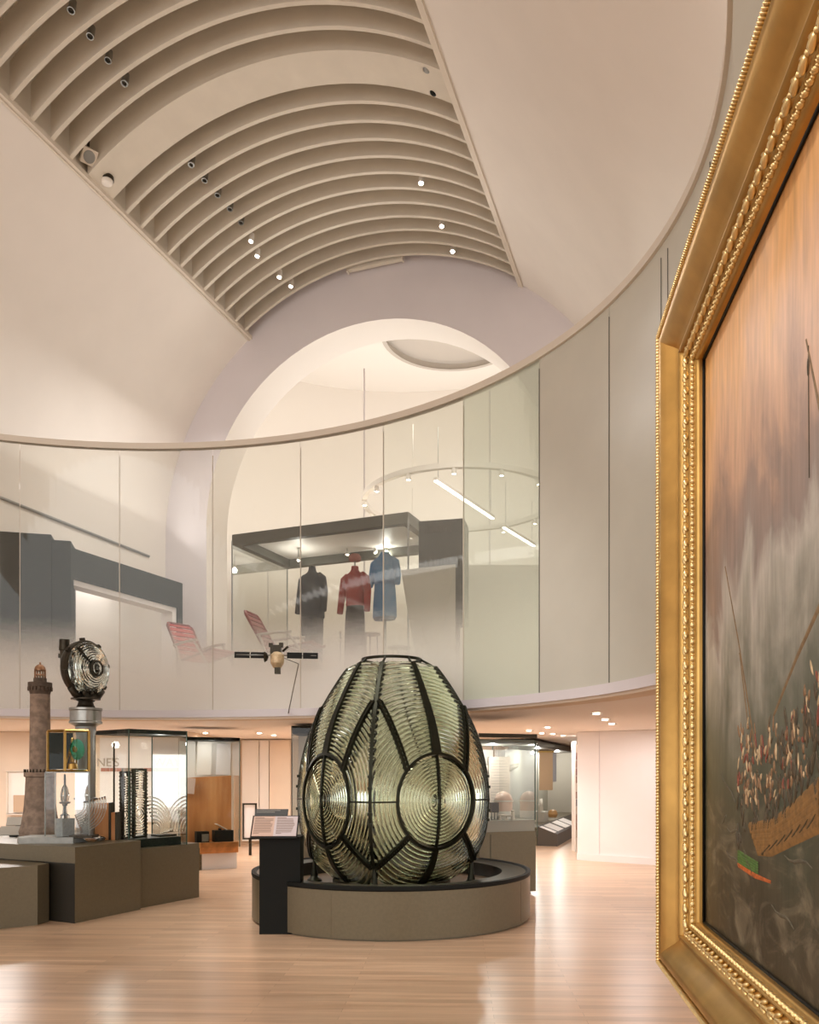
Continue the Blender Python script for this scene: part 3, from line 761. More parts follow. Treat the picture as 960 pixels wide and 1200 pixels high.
# painted figures, boats and spars (raised strokes of paint)
def pcv(px, py):
    rr = (px - CX) / F; y = (pin.x - WD.x / WD.y * pin.y) / (rr - WD.x / WD.y); u = (pin - V(rr * y, y)).dot(WD)
    return u, H - (py - HY) / F * y
def stroke(mb, pts, w0, w1, lift=.003, n=1):
    q = [Vector(pcv(*p_)) for p_ in pts]; rows = []
    for i, a in enumerate(q):
        d = (q[min(i + 1, len(q) - 1)] - q[max(i - 1, 0)]).normalized(); nn = Vector((-d.y, d.x)); t = i / (len(q) - 1); w = (w0 + (w1 - w0) * t) / 2
        rows.append([pf(a.x - nn.x * w, a.y - nn.y * w, .002), pf(a.x, a.y, lift + .001), pf(a.x + nn.x * w, a.y + nn.y * w, .002)])
    mb.grid(rows)
def dab(mb, px, py, w, h, an=0.0, lift=.004):
    u, z = pcv(px, py); c = pf(u, z, .002)
    X = (-WD * math.cos(an) + V(0, 0, 1) * math.sin(an)); Y = (WD * math.sin(an) + V(0, 0, 1) * math.cos(an))
    mb.ellip(c, (w / 2, h / 2, lift), 8, 4, (X, Y, NR))
PT = lambda n_, r_, g_, b_: mat('paint_' + n_, rgb(r_, g_, b_), .5, noise=.3, nscale=60)
cream, ochre, dark, red, tan = PT('cream', 190, 164, 130), PT('ochre', 128, 94, 52), PT('umber', 74, 64, 48), PT('red', 128, 70, 54), PT('tan', 134, 104, 76)
hull = MB(); random.seed(9)
for i in range(14):
    o_ = i * 2.6
    stroke(hull, [(879 + o_ * .3, 968 + o_ * .9), (905, 965 + o_), (930, 948 + o_ * 1.1), (962, 918 + o_ * 1.5)], .02, .03, .003 + .002 * random.random())
hull.build('painted_boat', ochre, PA)
hd = MB()
for i in range(7): stroke(hd, [(895 + 9 * i, 1001 - 5 * i), (905 + 9 * i, 990 - 6 * i)], .008, .004, .006)
for i in range(60):
    x = random.uniform(864, 960); dab(hd, x, random.uniform(935, 985) - (x - 864) * .5, .012, random.uniform(.03, .07), random.uniform(-.4, .4), .0035)
for i in range(30):
    x = random.uniform(915, 960); dab(hd, x, random.uniform(840, 930) - (x - 915) * .8, .018, random.uniform(.04, .08), random.uniform(-.4, .4), .003)
hd.build('painted_dark_figures', dark, PA)
fg = MB(); ft = MB(); frd = MB(); hd2 = MB()
for i in range(230):
    x = random.choice([random.gauss(878, 6), random.uniform(866, 912), random.uniform(900, 962), random.uniform(900, 962)])
    y = random.uniform(845, 945) if x < 915 else random.uniform(870 - (x - 915) * 2.4, 930 - (x - 915) * .6)
    if x < 864: continue
    m_ = random.choice([fg, fg, ft, ft, ft, ft, hd2, hd2, frd])
    dab(m_, x, y, random.uniform(.005, .014), random.uniform(.012, .05), random.uniform(-.6, .6), .003)
hd2.build('painted_shadow_figures', PT('shade', 92, 80, 62), PA); fg.build('painted_pale_figures', cream, PA); ft.build('painted_brown_figures', tan, PA); frd.build('painted_red_figures', red, PA)
sp = MB(); stroke(sp, [(851, 664), (868, 760), (887, 883)], .006, .009); stroke(sp, [(868, 765), (878, 850)], .005, .005); stroke(sp, [(908, 838), (935, 770), (962, 710)], .012, .018); stroke(sp, [(946, 398), (962, 480)], .007, .014)
sp.build('painted_spars', PT('spar', 122, 98, 68), PA)
sl = MB(); stroke(sl, [(949, 405), (950, 560)], .003, .003)
dab(sl, 949, 430, .01, .05); sl.build('painted_rigging', dark, PA)
gl_ = MB()
for i in range(5): stroke(gl_, [(866, 998 + i * 3), (890, 1012 + i * 3)], .012, .006)
gl_.build('painted_green_glint', PT('green', 70, 104, 46), PA)
gl_ = MB(); stroke(gl_, [(866, 1012), (885, 1026), (905, 1034)], .02, .008); gl_.build('painted_orange_glint', PT('orange', 178, 90, 40), PA)
sp = MB()
for i in range(10):
    u_ = random.uniform(.08, 1.25); z_ = iz0 + .42 - .22 * u_ + random.gauss(0, .1)
    if z_ < iz0 + .02: continue
    an_ = random.gauss(.35, .25); w_ = random.uniform(.06, .2); q_ = []
    rows = []
    for k_ in range(6):
        t_ = k_ / 5 - .5; uu, zz_ = u_ + w_ * t_ * math.cos(an_), z_ - w_ * t_ * math.sin(an_) + .012 * math.sin(5 * t_); hw_ = .006 * (1 - abs(2 * t_)) + .0004
        rows.append([pf(uu, zz_ - hw_, .0022), pf(uu, zz_, .0042), pf(uu, zz_ + hw_, .0022)])
    sp.grid(rows)
sp.build('painted_foam', PT('foam', 88, 82, 68), PA)
# freestanding panel the picture hangs on
mb = MB(); a = pf(.75, 0, -.03); bq = pf(PL + .1, 0, -.03); mb.prism([(a.x, a.y), (bq.x, bq.y), (bq.x - NR.x * .12, bq.y - NR.y * .12), (a.x - NR.x * .12, a.y - NR.y * .12)], 0, fz1 - .15)
struct('wall_picture', mb, WHITEW)
# ---------------------------------------------------------------- left: stepped metal plinths
Zv = V(0, 0, 1)
E1 = V(.43, .903).normalized(); E2 = V(-E1.y, E1.x)
K = lambda py: H * F / (py - HY)
bc0 = at(88, 1082, K(1082)); bc0.z = 0
def q2(e1, e2): p_ = bc0 + E1 * e1 + E2 * e2; return (p_.x, p_.y)
ZBt = .80
r = thing('display_plinth', 'tall olive metal plinth with overhanging top under the lighthouse model and lamp', 'plinth', bc0 + E1 * .5 + E2 * .8)
MB().prism([q2(0, 0), q2(.95, 0), q2(.95, 1.05), q2(1.9, 1.3), q2(1.9, 3.4), q2(0, 3.4)], ZBt - .17, ZBt).build('plinth_top', OLIVE, r)
MB().prism([q2(0, 0.002), q2(.95, 0.002), q2(.95, .45), q2(.0, .45)], 0.0, ZBt - .17).build('front_block', OLIVE, r)
MB().prism([q2(-.004, 0.004), q2(-.004, .45), q2(0, .45), q2(0, .004)], 0.0, ZBt - .17).build('recess_shade', mat('recess_shade_dark', rgb(40, 36, 28), .5), r)  # thin dark sheet puts shade on the block's recessed side
MB().prism([q2(.3, .46), q2(.9, .46), q2(.9, 1.1), q2(1.8, 1.35), q2(1.8, 3.3), q2(.3, 3.3)], 0.0, ZBt - .171).build('rear_block', OLIVED, r)
a = at(44, 1084, K(1084)); bq = at(58, 1080, K(1080)); cq = at(-60, 1095, K(1095))
dd = V(bq.x - a.x, bq.y - a.y).normalized()
r = tag(MB().prism([(cq.x, cq.y), (a.x, a.y), (bq.x - .005, bq.y), q2(-.01, .47), q2(-.01, 1.3), (cq.x - .1, cq.y + .5)], 0, .62).build('low_plinth', OLIVE), 'low olive metal plinth at the bottom left corner', 'plinth')
c0, c1 = at(171, 1062, K(1062)), at(235, 1052, K(1052)); c0.z = c1.z = 0
cd = (c1 - c0).normalized(); cn = V(-cd.y, cd.x)
ZCt = .69
r = thing('display_plinth', 'shorter olive metal plinth carrying the glass case of lens panels', 'plinth', (c0 + c1) / 2)
pp = c1 + cn * 1.15; p3 = c0 + cn * 1.5 + cd * -.1
MB().prism([q2(.956, .07), (c1.x - .03, c1.y + .05), (c1.x + cn.x, c1.y + cn.y), q2(.956, 1.04)], 0, ZCt).build('plinth_body', OLIVE, r)

# lighthouse model
def px2m(n_, d): return n_ / F * d
LD = 10.1; lp = at(47, 904, LD); lp.z = ZBt
r = thing('lighthouse_model', 'tall brown stone lighthouse model with a copper domed lantern', 'model', lp)
zz = lambda py: H - (py - HY) / F * LD
rw = lambda n_: px2m(n_, LD)
MB().lathe([(rw(23), ZBt), (rw(23), zz(974)), (rw(20.5), zz(966)), (rw(18), zz(950)), (rw(16.3), zz(930)), (rw(15.6), zz(911))], V(lp.x, lp.y), 40).build('flared_base', STONE, r)
MB().lathe([(rw(15.6), zz(911)), (rw(17.5), zz(910)), (rw(17.5), zz(905.5)), (rw(12), zz(905)), (rw(11.8), zz(905)), (rw(10.8), zz(812))], V(lp.x, lp.y), 40).build('tower', STONE, r)
mb = MB(); mb.lathe([(rw(10.8), zz(814)), (rw(11.8), zz(810)), (rw(11.8), zz(806))], V(lp.x, lp.y), 32); mb.lathe([(rw(11), zz(807)), (rw(13.2), zz(805)), (rw(13.2), zz(800)), (rw(8), zz(800)), (rw(7.2), zz(799)), (rw(7.2), zz(795)), (0, zz(795))], V(lp.x, lp.y), 32)
for i in range(20):
    a = 2 * PI * i / 20; mb.box(V(lp.x + rw(12.2) * math.cos(a), lp.y + rw(12.2) * math.sin(a), zz(807.5)), (.03, .022, .045), (V(math.cos(a), math.sin(a)), V(-math.sin(a), math.cos(a)), Zv))
mb.build('gallery', mat('model_stone_dark', rgb(92, 78, 66), .8, noise=.25, nscale=20), r)
mb = MB()
for i in range(12):
    a = 2 * PI * i / 12; x, y = lp.x + rw(5.9) * math.cos(a), lp.y + rw(5.9) * math.sin(a); mb.tube([V(x, y, zz(797)), V(x, y, zz(785))], .006, 5)
for h_ in (796, 791, 785.5): mb.lathe([(rw(6.2), zz(h_) - .006), (rw(6.2), zz(h_) + .006), (rw(5.6), zz(h_) + .006), (rw(5.6), zz(h_) - .006), (rw(6.2), zz(h_) - .006)], V(lp.x, lp.y), 24)
mb.build('lantern_cage', COPPER, r)
MB().lathe([(rw(3.5), zz(796)), (rw(4.2), zz(791)), (rw(3.5), zz(786))], V(lp.x, lp.y), 20).build('lantern_glass', CASEGL, r)
MB().lathe([(rw(6.6), zz(785.5)), (rw(6.4), zz(784.5)), (rw(5.4), zz(781.5)), (rw(3), zz(779.3)), (rw(1), zz(778.6)), (rw(1), zz(777.6)), (rw(1.3), zz(776.8)), (0, zz(775.6))], V(lp.x, lp.y), 24).build('dome', COPPER, r)
mb = MB()
for i in range(28):
    a = 2 * PI * i / 28; x, y = lp.x + rw(17) * math.cos(a), lp.y + rw(17) * math.sin(a); mb.tube([V(x, y, zz(905)), V(x, y, zz(901.5))], .008, 5)
mb.build('ledge_railing', IRON, r)
# lamp with fresnel disc on a column
MD = 9.62; mp_ = at(100.5, 904, MD); mp_.z = ZBt
zz = lambda py: H - (py - HY) / F * MD
rw = lambda n_: px2m(n_, MD)
r = thing('lighthouse_lamp', 'rotating lighthouse lamp with a round ringed lens on a grey column', 'lamp', mp_)
B2 = V(mp_.x, mp_.y)
MB().lathe([(rw(13), ZBt), (rw(13), ZBt + .03), (rw(11), ZBt + .05), (rw(10.2), ZBt + .07), (rw(10.2), zz(938)), (rw(13), zz(937)), (rw(13), zz(935)), (rw(10.2), zz(934)), (rw(10.4), zz(862)), (rw(11.5), zz(856)), (rw(11.5), zz(851))], B2, 32).build('column', GREYP, r)
MB().lathe([(rw(11), zz(852)), (rw(14), zz(850)), (rw(18.5), zz(848)), (rw(18.5), zz(846)), (rw(17.6), zz(845)), (rw(17.6), zz(833.5)), (rw(18.5), zz(832.5)), (rw(18.5), zz(830)), (rw(11), zz(829.5)), (0, zz(829.5))], B2, 40).build('drum', STEEL, r)
MB().lathe([(rw(11), zz(829.5)), (rw(9), zz(826)), (rw(8), zz(822)), (rw(9), zz(820.5)), (rw(16.5), zz(820)), (rw(16.5), zz(818.5)), (0, zz(818))], B2, 40).build('turntable', IRON, r)
fc = V(.93, -.37).normalized(); fs = V(-fc.y, fc.x)     # facing of the disc and its sideways axis
lc = at(101.5, 784, MD); R_ = rw(33); ax = (fs, Zv, fc)
mb = MB(); mb.lathe([(R_ * .93, -.10), (R_ * .98, -.07), (R_ * 1.01, -.02), (R_ * 1.01, .025), (R_ * .965, .03), (R_ * .95, .0)], lc, 40, ax)
for i in range(8):
    a = PI / 4 * i + .2; dq = fs * math.cos(a) + Zv * math.sin(a); mb.box(lc + dq * R_ * 1.03, (.045, .045, .045), (dq, dq.cross(fc), fc))
mb.build('lens_housing', IRON, r)
mb = MB(); rr = .085; dome = lambda t: .13 * (1 - (t / R_) ** 2) + .02
mb.lathe([(0.001, dome(0) + .035), (.035, dome(0) + .03), (.07, dome(0) + .01), (.08, dome(.08) - .01)][::-1], lc, 32, ax)
while rr < R_ * .93:
    w = .026; mb.lathe([(rr, dome(rr) - .012), (rr + w * .35, dome(rr) + .012), (rr + w * .7, dome(rr) + .008), (rr + w, dome(rr) - .018)][::-1], lc, 48, ax); rr += w
mb.lathe([(R_ * .93, .0), (R_ * .6, .07), (0.001, .10)][::-1], lc, 40, ax)
mb.build('ringed_lens', LENSG2, r)
mb = MB(); mb.lathe([(.08, dome(.08) - .02), (.08, dome(.08) + .02), (.097, dome(.09) + .02), (.097, dome(.09) - .02)], lc, 32, ax)
mb.box(lc + (fs * -.5 + Zv * .5).normalized() * R_ * .52 + fc * .085, (R_ * .85, .02, .04), ((fs * -.5 + Zv * .5).normalized(), (fs * .5 + Zv * .5).normalized(), fc))
mb.build('lens_boss', IRON, r)
mb = MB(); mb.lathe([(R_ * .92, -.09), (R_ * .6, -.15), (.001, -.19)], lc, 32, ax); mb.lathe([(R_ * .92, -.075), (R_ * .6, -.13), (.001, -.17)][::-1], lc, 32, ax); mb.build('rear_lens', LENSG2, r)
tc_ = at(75.5, 758, MD + .05)
mb = MB(); mb.lathe([(.001, -.25), (.045, -.25), (.05, -.05), (.062, -.04), (.062, 0), (.058, .0), (.058, .085), (.0, .085)], tc_, 20)
mb.box(tc_ + V(0.02, 0, -.11), (.15, .09, .05)); mb.box(tc_ + V(.03, 0, -.24), (.09, .07, .12)); mb.box(tc_ + V(.07, 0, -.31), (.10, .05, .06))
mb.tube([tc_ + V(0, 0, -.1), tc_ + V(.12, .0, -.18), lc - fs * R_ * .6], .03, 8)
mb.build('lamp_canister', IRON, r)
mb = MB()
for sg in (-1, 1):
    mb.tube([lc + fs * sg * R_ * .8 - Zv * R_ * .72, lc + fs * sg * R_ * .55 - Zv * R_ * .95, V(B2.x, B2.y, zz(823)) + fs * sg * .10 + V(0, 0, .06), V(B2.x, B2.y, zz(819)) + fs * sg * .12], [.03, .04, .045, .06], 8)
mb.tube([V(B2.x, B2.y, zz(818)), lc - Zv * R_ * .98], .045, 10); mb.box(V(B2.x, B2.y, zz(814)), (.2, .16, .08), (fs, fc, Zv))
for i in range(5): mb.ellip(V(B2.x, B2.y, zz(813)) + fs * (-.12 + .06 * i) + fc * .09 + Zv * (.03 * (i % 2)), (.025, .025, .03), 8, 5)
mb.build('yoke', IRON, r)
# brass lantern box on a clear stand
LD = 9.12; pA, pB, pC = at(56, 904, LD + .12), at(76, 904, LD), at(104, 904, LD + .05)
for p_ in (pA, pB, pC): p_.z = 0
zz = lambda py: H - (py - HY) / F * LD
z0, z1 = zz(903.5), zz(856)
pD = pA + (pC - pB); cc = (pA + pC) / 2
r = thing('lantern_case', 'small brass framed glass lantern box standing on a clear acrylic stand', 'lantern', V(cc.x, cc.y, z0))
mb = MB()
def bar(mb, a, b, w): mb.tube([a, b], w, 4, smooth=False)
Q = [pA, pB, pC, pD]
for i in range(4):
    a, b_ = Q[i], Q[(i + 1) % 4]
    bar(mb, a + Zv * z0, a + Zv * z1, .017); bar(mb, a + Zv * z0, b_ + Zv * z0, .014); bar(mb, a + Zv * z1, b_ + Zv * z1, .014)
mb.build('brass_frame', BRASS, r)
mb = MB()
for i in range(4):
    a, b_ = Q[i], Q[(i + 1) % 4]; mb.add([a + Zv * z0, b_ + Zv * z0, b_ + Zv * z1, a + Zv * z1], [(0, 1, 2, 3)])
mb.build('glass_pane', thin_glass('lantern_glass_sheet', (.9, .95, .93, 1), 0.0), r)
mb = MB(); mb.prism([(p_.x, p_.y) for p_ in (pA * .95 + pC * .05, pB, pC, pD)], z0, z0 + .01); mb.build('base_plate', BRASS, r)
mb = MB(); a = pC + (pD - pC) * .9; b_ = pB + (pA - pB) * .9; mb.add([b_ + Zv * (z0 + .02), a + Zv * (z0 + .02), a + Zv * (z1 - .02), b_ + Zv * (z1 - .02)], [(0, 1, 2, 3)]); mb.build('back_panel', mat('dark_green_back', rgb(12, 22, 18), .6), r)
mb = MB(); m_ = (pB + pC + cc * 2) / 4; m_.z = 0
mb.lathe([(.0, z0 + .02), (.06, z0 + .02), (.05, z0 + .08), (.02, z0 + .1), (.03, z0 + .16), (.05, z0 + .2), (.03, z0 + .26), (.015, z0 + .3), (.02, z0 + .36), (0, z0 + .38)], m_, 16)
for i in range(4): mb.tube([m_ + V(-.07 + .03 * i, .02 * i, z0 + .05), m_ + V(-.05 + .03 * i, .02, z0 + .2 + .05 * i)], .01, 6)
mb.build('lamp_mechanism', BRASS, r)
mb = MB(); bx_ = m_ + V(.06, -.02, z0 + .24)
for i in range(6): mb.tube([bx_ + V(.075 * math.cos(a2) * (1 - .1 * i), -.012 * i, .11 * math.sin(a2) * (1 - .12 * i)) for a2 in [2 * PI * k / 20 for k in range(21)]], .009, 6, cap=False)
mb.build('green_lens', solid_glass('green_glass', (.5, .9, .8, 1)), r)
# clear stand
sA, sB, sC, sD = pA + V(-.03, 0), pB + V(-.08, -.06), pC + V(.02, -.04), pD + V(.02, .05)
r = thing('acrylic_stand', 'clear acrylic stand under the brass lantern box', 'stand', V(cc.x, cc.y, ZBt))
ACR = thin_glass('acrylic', (.95, .97, .96, 1), .08)
mb = MB(); mb.prism([(p_.x, p_.y) for p_ in (sA, sB, sC, sD)], z0 - .022, z0 - .008); mb.build('top_sheet', thin_glass('acrylic_edge', (.85, .9, .88, 1), .2, .25, rgb(220, 225, 220)), r)
mb = MB()
for a, b_ in ((sA, sB), (sB, sC), (sC, sD)): mb.add([a + Zv * (ZBt + .075), b_ + Zv * (ZBt + .075), b_ + Zv * (z0 - .022), a + Zv * (z0 - .022)], [(0, 1, 2, 3)])
mb.build('side_sheet', ACR, r)
mb = MB()
for a in (sA, sB, sC): bar(mb, a + Zv * (ZBt + .07), a + Zv * (z0 - .02), .009)
mb.build('edge_strip', thin_glass('acrylic_rim', (.8, .85, .83, 1), .3, .5, rgb(205, 208, 204)), r)
# stone slab base and glass pieces
a = at(20, 987, 9.15); b_ = at(88, 984, 9.15)
r = tag(MB().prism([(a.x + .06, a.y - .08), (b_.x, b_.y - .06), (b_.x + .05, b_.y + .3), (a.x + .02, a.y + .3), (a.x, a.y)], ZBt + .0, ZBt + .068).build('stone_slab', mat('pale_slab', rgb(168, 170, 166), .6, noise=.1, nscale=18)), 'pale grey slab with clipped corner in front of the lighthouse model', 'slab')
g = at(76, 970, 9.2); g.z = ZBt + .068
r = thing('clockwork_block', 'grey block with a clear instrument on top beneath the acrylic stand', 'instrument', g)
MB().box(g + Zv * .105, (.17, .12, .2), (E1 * -1, E2, Zv)).build('block', mat('galvanised', rgb(150, 156, 156), .45, .3, noise=.12, nscale=30), r)
mb = MB(); mb.lathe([(0, .205), (.05, .205), (.05, .24), (.025, .26), (.02, .34), (.035, .38), (.05, .46), (.03, .55), (.012, .58), (.012, .69)], g, 16); mb.build('glass_instrument', LENSG2, r)
mb = MB(); mb.tube([g + V(0, 0, .2), g + V(0, 0, .70)], .008, 6); mb.lathe([(0, .37), (.055, .37), (.06, .39), (0, .40)], g, 16); mb.build('instrument_rod', STEEL, r)
g = at(98, 962, 9.15); g.z = ZBt + .065
r = thing('prism_segment', 'stack of curved glass lens prisms standing at the foot of the lamp column', 'lens segment', g)
mb = MB()
for i in range(9):
    rr = .12 + i * .024; mb.tube([g + V(-.11 + rr * math.cos(t), .015 * i, .36 + rr * math.sin(t) - .0) for t in [-1.45 + 1.75 * k / 14 for k in range(15)]], .0105, 7)
mb.build('prism_rings', LENSG2, r)
mb = MB(); mb.box(g + V(-.02, .06, .008), (.26, .2, .03)); mb.build('mount', IRON, r)
g = at(111, 978, 9.35); g.z = ZBt
mb = MB(); mb.ellip(g + V(0, 0, .035), (.13, .08, .035), 14, 6); mb.ellip(g + V(-.05, -.02, .06), (.06, .04, .02), 10, 5)
tag(mb.build('glass_fragment', LENSG2), 'lump of pale melted glass lying at the front of the tall plinth', 'glass fragment')
# tilted label panels near the lighthouse base
for (x, y, lb) in ((14, 972, 'grey tilted label panel lying left of the lighthouse model, in front'), (21, 958, 'white tilted label panel behind the left foot of the lighthouse model')):
    g = at(x, y, 10.0 if y > 965 else 10.5); X = V(.9, .3).normalized(); Y = V(-.3, .8, .45).normalized(); 
    g.z = ZBt + .075 if y > 965 else ZBt + .16
    r = thing('label_panel', lb, 'label', V(g.x, g.y, ZBt))
    MB().box(g, (.26, .2, .012), (X, Y, X.cross(Y))).build('panel', mat('label_grey', rgb(178, 174, 164), .5), r)
    MB().box(V(g.x, g.y + .05, (ZBt + g.z) / 2 - .01), (.1, .03, g.z - ZBt), ).build('wedge', BLACK, r)
g = at(21, 924, 14.5)
r = thing('wall_case', 'shallow white framed case with a tan board on the far left wall', 'wall case', V(g.x, 14.52, .5))
MB().box((g.x, 14.55, H - .38), (.36, .06, .72)).build('backing', WHITE, r)
MB().box((g.x + .05, 14.5, H - .57), (.24, .05, .3)).build('board', mat('tan_board', rgb(190, 164, 138), .7), r)
mb = MB(); 
for sx_ in (-1, 1): mb.box((g.x + sx_ * .19, 14.53, H - .38), (.02, .1, .76))
for sz_ in (-1, 1): mb.box((g.x, 14.53, H - .38 + sz_ * .38), (.40, .1, .02))
mb.build('case_frame', SILVER, r)

# ---------------------------------------------------------------- glass case of lens panels
cA = V(-3.29, 9.60); cB = V(-2.775, 10.20); d1 = (cB - cA).normalized(); d2 = V(-d1.y, d1.x); W1 = (cB - cA).length; W2 = .78
zt = 2.10
def cpt(a, b_, z): return cA + d1 * a + d2 * b_ + Zv * z
def glass_case(name, label, P, z0, z1, top, toph, edge):
    """P: four plan corners"""
    c = sum(P, Vector()) / 4
    r = thing(name, label, 'display case', V(c.x, c.y, z0))
    mb = MB()
    for i in range(4): a, b_ = P[i], P[(i + 1) % 4]; mb.add([a + Zv * z0, b_ + Zv * z0, b_ + Zv * z1, a + Zv * z1], [(0, 1, 2, 3)])
    mb.build('glass_box', CASEGL, r)
    mb = MB(); s_ = lambda p_, k: c + (p_ - c) * k
    mb.prism([tuple(s_(p_, .995))[:2] for p_ in P], z1 - toph, z1); mb.build('top_panel', top, r)
    mb = MB()
    for p_ in P: bar(mb, V(p_.x, p_.y, z0), V(p_.x, p_.y, z1), .008)
    mb.build('corner_edge', edge, r)
    return r
GE = mat('glass_edge_green', rgb(74, 94, 84), .25)
P = [cpt(0, 0, 0), cpt(W1, 0, 0), cpt(W1, W2, 0), cpt(0, W2, 0)]
r = glass_case('glass_display_case', 'tall glass case of upright lens panels on the shorter metal plinth', P, ZCt, zt, CHAR, .05, GE)
MB().prism([tuple(cpt(*q))[:2] for q in ((.06, .06, 0), (W1 - .04, .06, 0), (W1 - .04, W2 - .06, 0), (.06, W2 - .06, 0))], ZCt + .002, ZCt + .10).build('case_floor', mat('case_floor_green', rgb(38, 46, 42), .35), r)
# lens panels inside
def lens_panel(a, b_, w, z0, z1, ang, label, frame_w=.02, big=False):
    c = cpt(a, b_, 0); X = (d1 * math.cos(ang) + d2 * math.sin(ang)); Y = V(-X.y, X.x)
    r = thing('lens_panel', label, 'lens panel', V(c.x, c.y, z0), 'lens panels in the tall glass case')
    mb = MB()
    for sx_ in (-1, 1): mb.box(c + X * sx_ * w / 2 + Zv * (z0 + z1) / 2, (frame_w, .05, z1 - z0), (X, Y, Zv))
    for z in (z0 + .01, z1 - .01): mb.box(c + Zv * z, (w, .05, .025), (X, Y, Zv))
    n = int((z1 - z0) / .045)
    for i in range(n):
        for sx_ in (-1, 1): mb.box(c + X * sx_ * (w / 2 + .008) + Zv * (z0 + .03 + i * .045), (.022, .056, .018), (X, Y, Zv))
    mb.build('iron_frame', IRON, r)
    mb = MB(); zc_ = z0 + (z1 - z0) * .35
    rr = .04
    while rr < (z1 - z0) * .66:
        pts = []
        for k in range(40):
            t = 2 * PI * k / 40; x, z = rr * math.cos(t), zc_ + rr * math.sin(t)
            if abs(x) < w / 2 - .005 and z0 + .02 < z < z1 - .02: pts.append(c + X * x + Zv * z)
            else:
                if len(pts) > 1: mb.tube(pts, .0125, 6)
                pts = []
        if len(pts) > 1: mb.tube(pts, .0125, 6)
        rr += .03
    mb.build('prism_rings', LENSG2, r)
    return r
ZF = ZCt + .10
lens_panel(.13, .30, .16, ZF, zt - .50, .55, 'narrow iron framed lens panel in the tall glass case, left of the pair')
lens_panel(.33, .32, .19, ZF, zt - .47, .25, 'wider iron framed lens panel in the tall glass case, right of the pair')
c = cpt(.05, .42, 0); r = tag(MB().box(c + Zv * (ZF + (zt - .16 - ZF) / 2), (.016, .016, zt - .16 - ZF), (d1, d2, Zv)).build('iron_post', IRON), 'tall thin iron post at the left corner inside the lens panel case', 'post')
c = cpt(.62, .30, ZF)
r = thing('prism_segment', 'fan of clear curved prisms at the right side of the tall glass case', 'lens segment', c)
mb = MB()
for i in range(8):
    rr = .10 + i * .034
    mb.tube([c + d1 * (-.10 + rr * .95 * math.cos(t)) + Zv * (.03 + rr * 1.35 * max(0, math.sin(t))) + d2 * .012 * i for t in [.02 + 1.75 * k / 16 for k in range(17)]], .0105, 7)
mb.build('prism_rings', LENSG2, r)
mb = MB(); mb.box(c + d1 * .04 + Zv * .01, (.24, .2, .02), (d1, d2, Zv)); mb.build('mount', IRON, r)
# brown wooden blocks behind/left
for (x0, x1, y0, y1, lb, dd_) in ((112, 128, 941, 978, 'upright brown wooden block beside the lamp column', 9.6), (131, 135.5, 952, 978, 'thin brown wooden slat standing next to the upright wooden block', 9.55)):
    a = at(x0, y0, dd_); b_ = at(x1, y1, dd_); z1_ = a.z
    r = thing('wooden_block', lb, 'block', V((a.x + b_.x) / 2, dd_ + .04, ZBt))
    MB().box(((a.x + b_.x) / 2, dd_ + .04, (ZBt + z1_) / 2), (b_.x - a.x, .12, z1_ - ZBt)).build('wood_body', OAK, r)
    MB().box((b_.x + .012, dd_ + .04, (ZBt + z1_) / 2), (.022, .13, z1_ - ZBt + .01)).build('iron_strap', IRON, r)
# lettering on the wall behind, seen through the case
def letters(txt, p_, size, X, m, name, par=None):
    cu = bpy.data.curves.new(name, 'FONT'); cu.body = txt; cu.size = size; cu.extrude = .004
    o = bpy.data.objects.new(name, cu); COL.objects.link(o)
    o.matrix_world = Matrix((( X.x, 0, X.y, p_.x), (X.y, 0, -X.x, p_.y), (0, 1, 0, p_.z), (0, 0, 0, 1)))
    bpy.context.view_layer.update()
    me = bpy.data.meshes.new_from_object(o.evaluated_get(bpy.context.evaluated_depsgraph_get())); me.transform(o.matrix_world)
    bpy.data.objects.remove(o)
    mb = MB(); mb.add([tuple(v.co) for v in me.vertices], [tuple(f.vertices) for f in me.polygons])
    return mb.build(name, m, par)
LT = mat('letter_grey', rgb(176, 166, 154), .6)
g = at(111, 899, 14.58)
r = thing('wall_banner', 'pale banner with grey capital letters on the wall behind the lens panel case', 'banner', V(-4.9, 14.56, .6))
MB().box((-4.72, 14.56, 1.45), (1.56, .03, 1.5)).build('banner_sheet', WHITEW, r)
letters("NE'S", at(113, 898, 14.53), .21, V(1, 0), LT, 'letters', r); letters("WAY", at(180, 898, 14.53), .21, V(1, 0), LT, 'letters', r)
mb = MB(); random.seed(5)
strip_m = [mat('strip_a', rgb(150, 130, 112), .6), mat('strip_b', rgb(112, 104, 92), .6), mat('strip_c', rgb(176, 120, 104), .6)]
ms = [MB(), MB(), MB()]
x = -5.48
while x < -4.0:
    w = random.uniform(.04, .12); random.choice(ms).box((x + w / 2, 14.535, at(0, 902, 14.53).z), (w * .9, .01, .06)); x += w
for i, mm in enumerate(ms): mm.build('picture_strip', strip_m[i], r)

